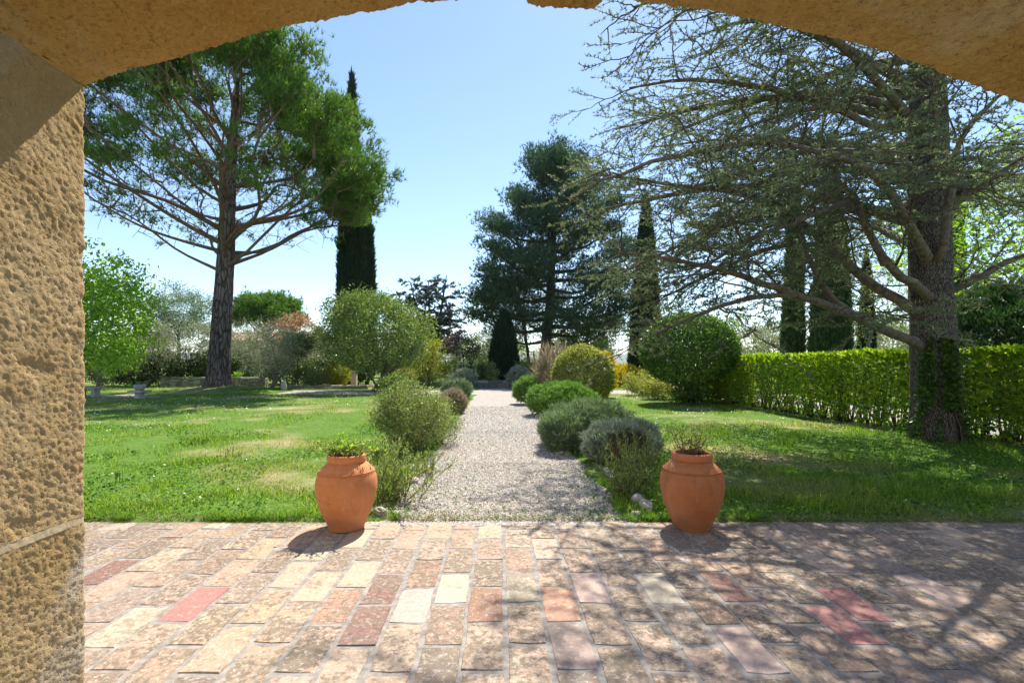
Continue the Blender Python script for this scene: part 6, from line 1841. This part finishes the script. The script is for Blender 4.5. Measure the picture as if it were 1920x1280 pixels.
def daisies():
    x, y = lawn_points(1500, T_EDGE + 0.2, 20, -0.92, 1.0)
    pt = fbm(np.stack([x * 0.5, y * 0.5, 0 * x], -1), 91, 2)
    ok = (path_dist(x, y) > 0.15) & (pt > 0.47)
    x, y = x[ok], y[ok]
    n = len(x)
    c = np.stack([x, y, gh(x, y) + rg.uniform(0.035, 0.07, n)], -1)
    a = np.linspace(0, 2 * pi, 6, endpoint=False)
    r = np.interp(y, [4.4, 20], [0.010, 0.022])
    ring = np.stack([np.cos(a), np.sin(a), 0 * a], -1)
    tilt = rg.normal(0, 0.4, (n, 2))
    V = c[:, None] + ring[None] * r[:, None, None]
    V[..., 2] += (ring[None, :, 0] * tilt[:, :1] + ring[None, :, 1] * tilt[:, 1:]) * r[:, None]
    i = np.arange(n)[:, None] * 6
    tag(mesh_obj('daisies', V.reshape(-1, 3), np.concatenate([i + [0, 1, 2], i + [0, 2, 3], i + [0, 3, 4], i + [0, 4, 5]]), M['white_petal']), 'tiny white daisies scattered through the lawn', 'flowers', kind='stuff')
daisies()
def flower_clump(px, py, n, label, spread, size=0.035):
    g = G(px, py)
    g[2] = float(gh(g[0], g[1]))
    t = thing('yellow_flower_clump', label, 'flowers', g, 'yellow flowers in the lawn')
    c = g + np.c_[rg.normal(0, spread, n), rg.normal(0, spread * 0.8, n), rg.uniform(0.09, 0.15, n)]
    a = np.linspace(0, 2 * pi, 7, endpoint=False)
    V = (c[:, None] + np.stack([np.cos(a), np.sin(a), 0.3 * np.cos(a)], -1)[None] * size * rg.uniform(0.6, 1, n)[:, None, None]).reshape(-1, 3)
    i = np.arange(n)[:, None] * 7
    stuff(MB().add(V, np.concatenate([i + [0, 1, 2], i + [0, 2, 3], i + [0, 3, 4], i + [0, 4, 5], i + [0, 5, 6]])).build('blossoms', M['yellow_petal'], t))
    b = c * np.array([1, 1, 0]) + [0, 0, g[2] - 0.01]
    V, q = tubes(np.stack([b, (b + c) / 2, c], 1), np.full((n, 3), 0.003), 3)
    stuff(MB().add(V, q).build('stems', M['weed'], t))
def litter():
    n = 420
    y = T_EDGE - 0.02 - np.abs(rg.normal(0, 0.45, n)); x = rg.uniform(-3.8, 4.8, n)
    y2 = rg.uniform(T_EDGE, 9.0, 260); x2 = np.where(rg.uniform(0, 1, 260) < 0.6, np.where(rg.uniform(0, 1, 260) < 0.5, PATH_L + 0.12, PATH_R - 0.12) + rg.normal(0, 0.12, 260), rg.uniform(PATH_L, PATH_R, 260))
    ok = y > 2.0
    c = np.concatenate([np.stack([x, y, 0 * x + 0.011], -1)[ok], np.stack([x2, y2, 0 * x2 + 0.022], -1)])
    V, f = leaves(c, 0.022, rg, 0.4, 0.0, 0.10, None, 1.0)
    V = V.reshape(-1, 4, 3)
    V[..., 2] = c[:, None, 2] + np.abs(V[..., 2] - c[:, None, 2]) * 0.25
    tag(MB().add(V.reshape(-1, 3), f).build('fallen_leaves', M['deadleaf_light']), 'small brown fallen leaves on the terrace edge and gravel', 'leaves', kind='stuff')
M['deadleaf_light'] = leaf_mat('dry_fallen_leaves', [(0.09, 0.05, 0.03), (0.18, 0.11, 0.06), (0.28, 0.20, 0.11)], 0.1, (1, 1, 1))
litter()
flower_clump(372, 836, 22, 'brightest clump of yellow flowers on the dry lawn patch', 0.10)
flower_clump(428, 859, 14, 'flat scattered yellow flowers beside the brightest clump', 0.13, 0.025)
flower_clump(216, 909, 9, 'small yellow flower clump near the ochre pier', 0.06, 0.025)
flower_clump(705, 752, 26, 'yellow flowers at the shade edge by the gravel crossing', 0.3, 0.05)

# ------------------------------------------------------------------ haze between the garden and the hills
def haze():
    m, nt, out = new_mat('haze_air')
    v = nt.nodes.new('ShaderNodeVolumePrincipled')
    v.inputs['Color'].default_value = (0.86, 0.92, 1.0, 1)
    v.inputs['Density'].default_value = 0.00011
    v.inputs['Anisotropy'].default_value = 0.2
    nt.links.new(v.outputs[0], out.inputs['Volume'])
    o = MB().box((0, 2450, 50), (11200, 5300, 102)).build('haze', m)
    tag(o, 'thin blue haze in front of the far hills', 'haze', kind='stuff')
haze()
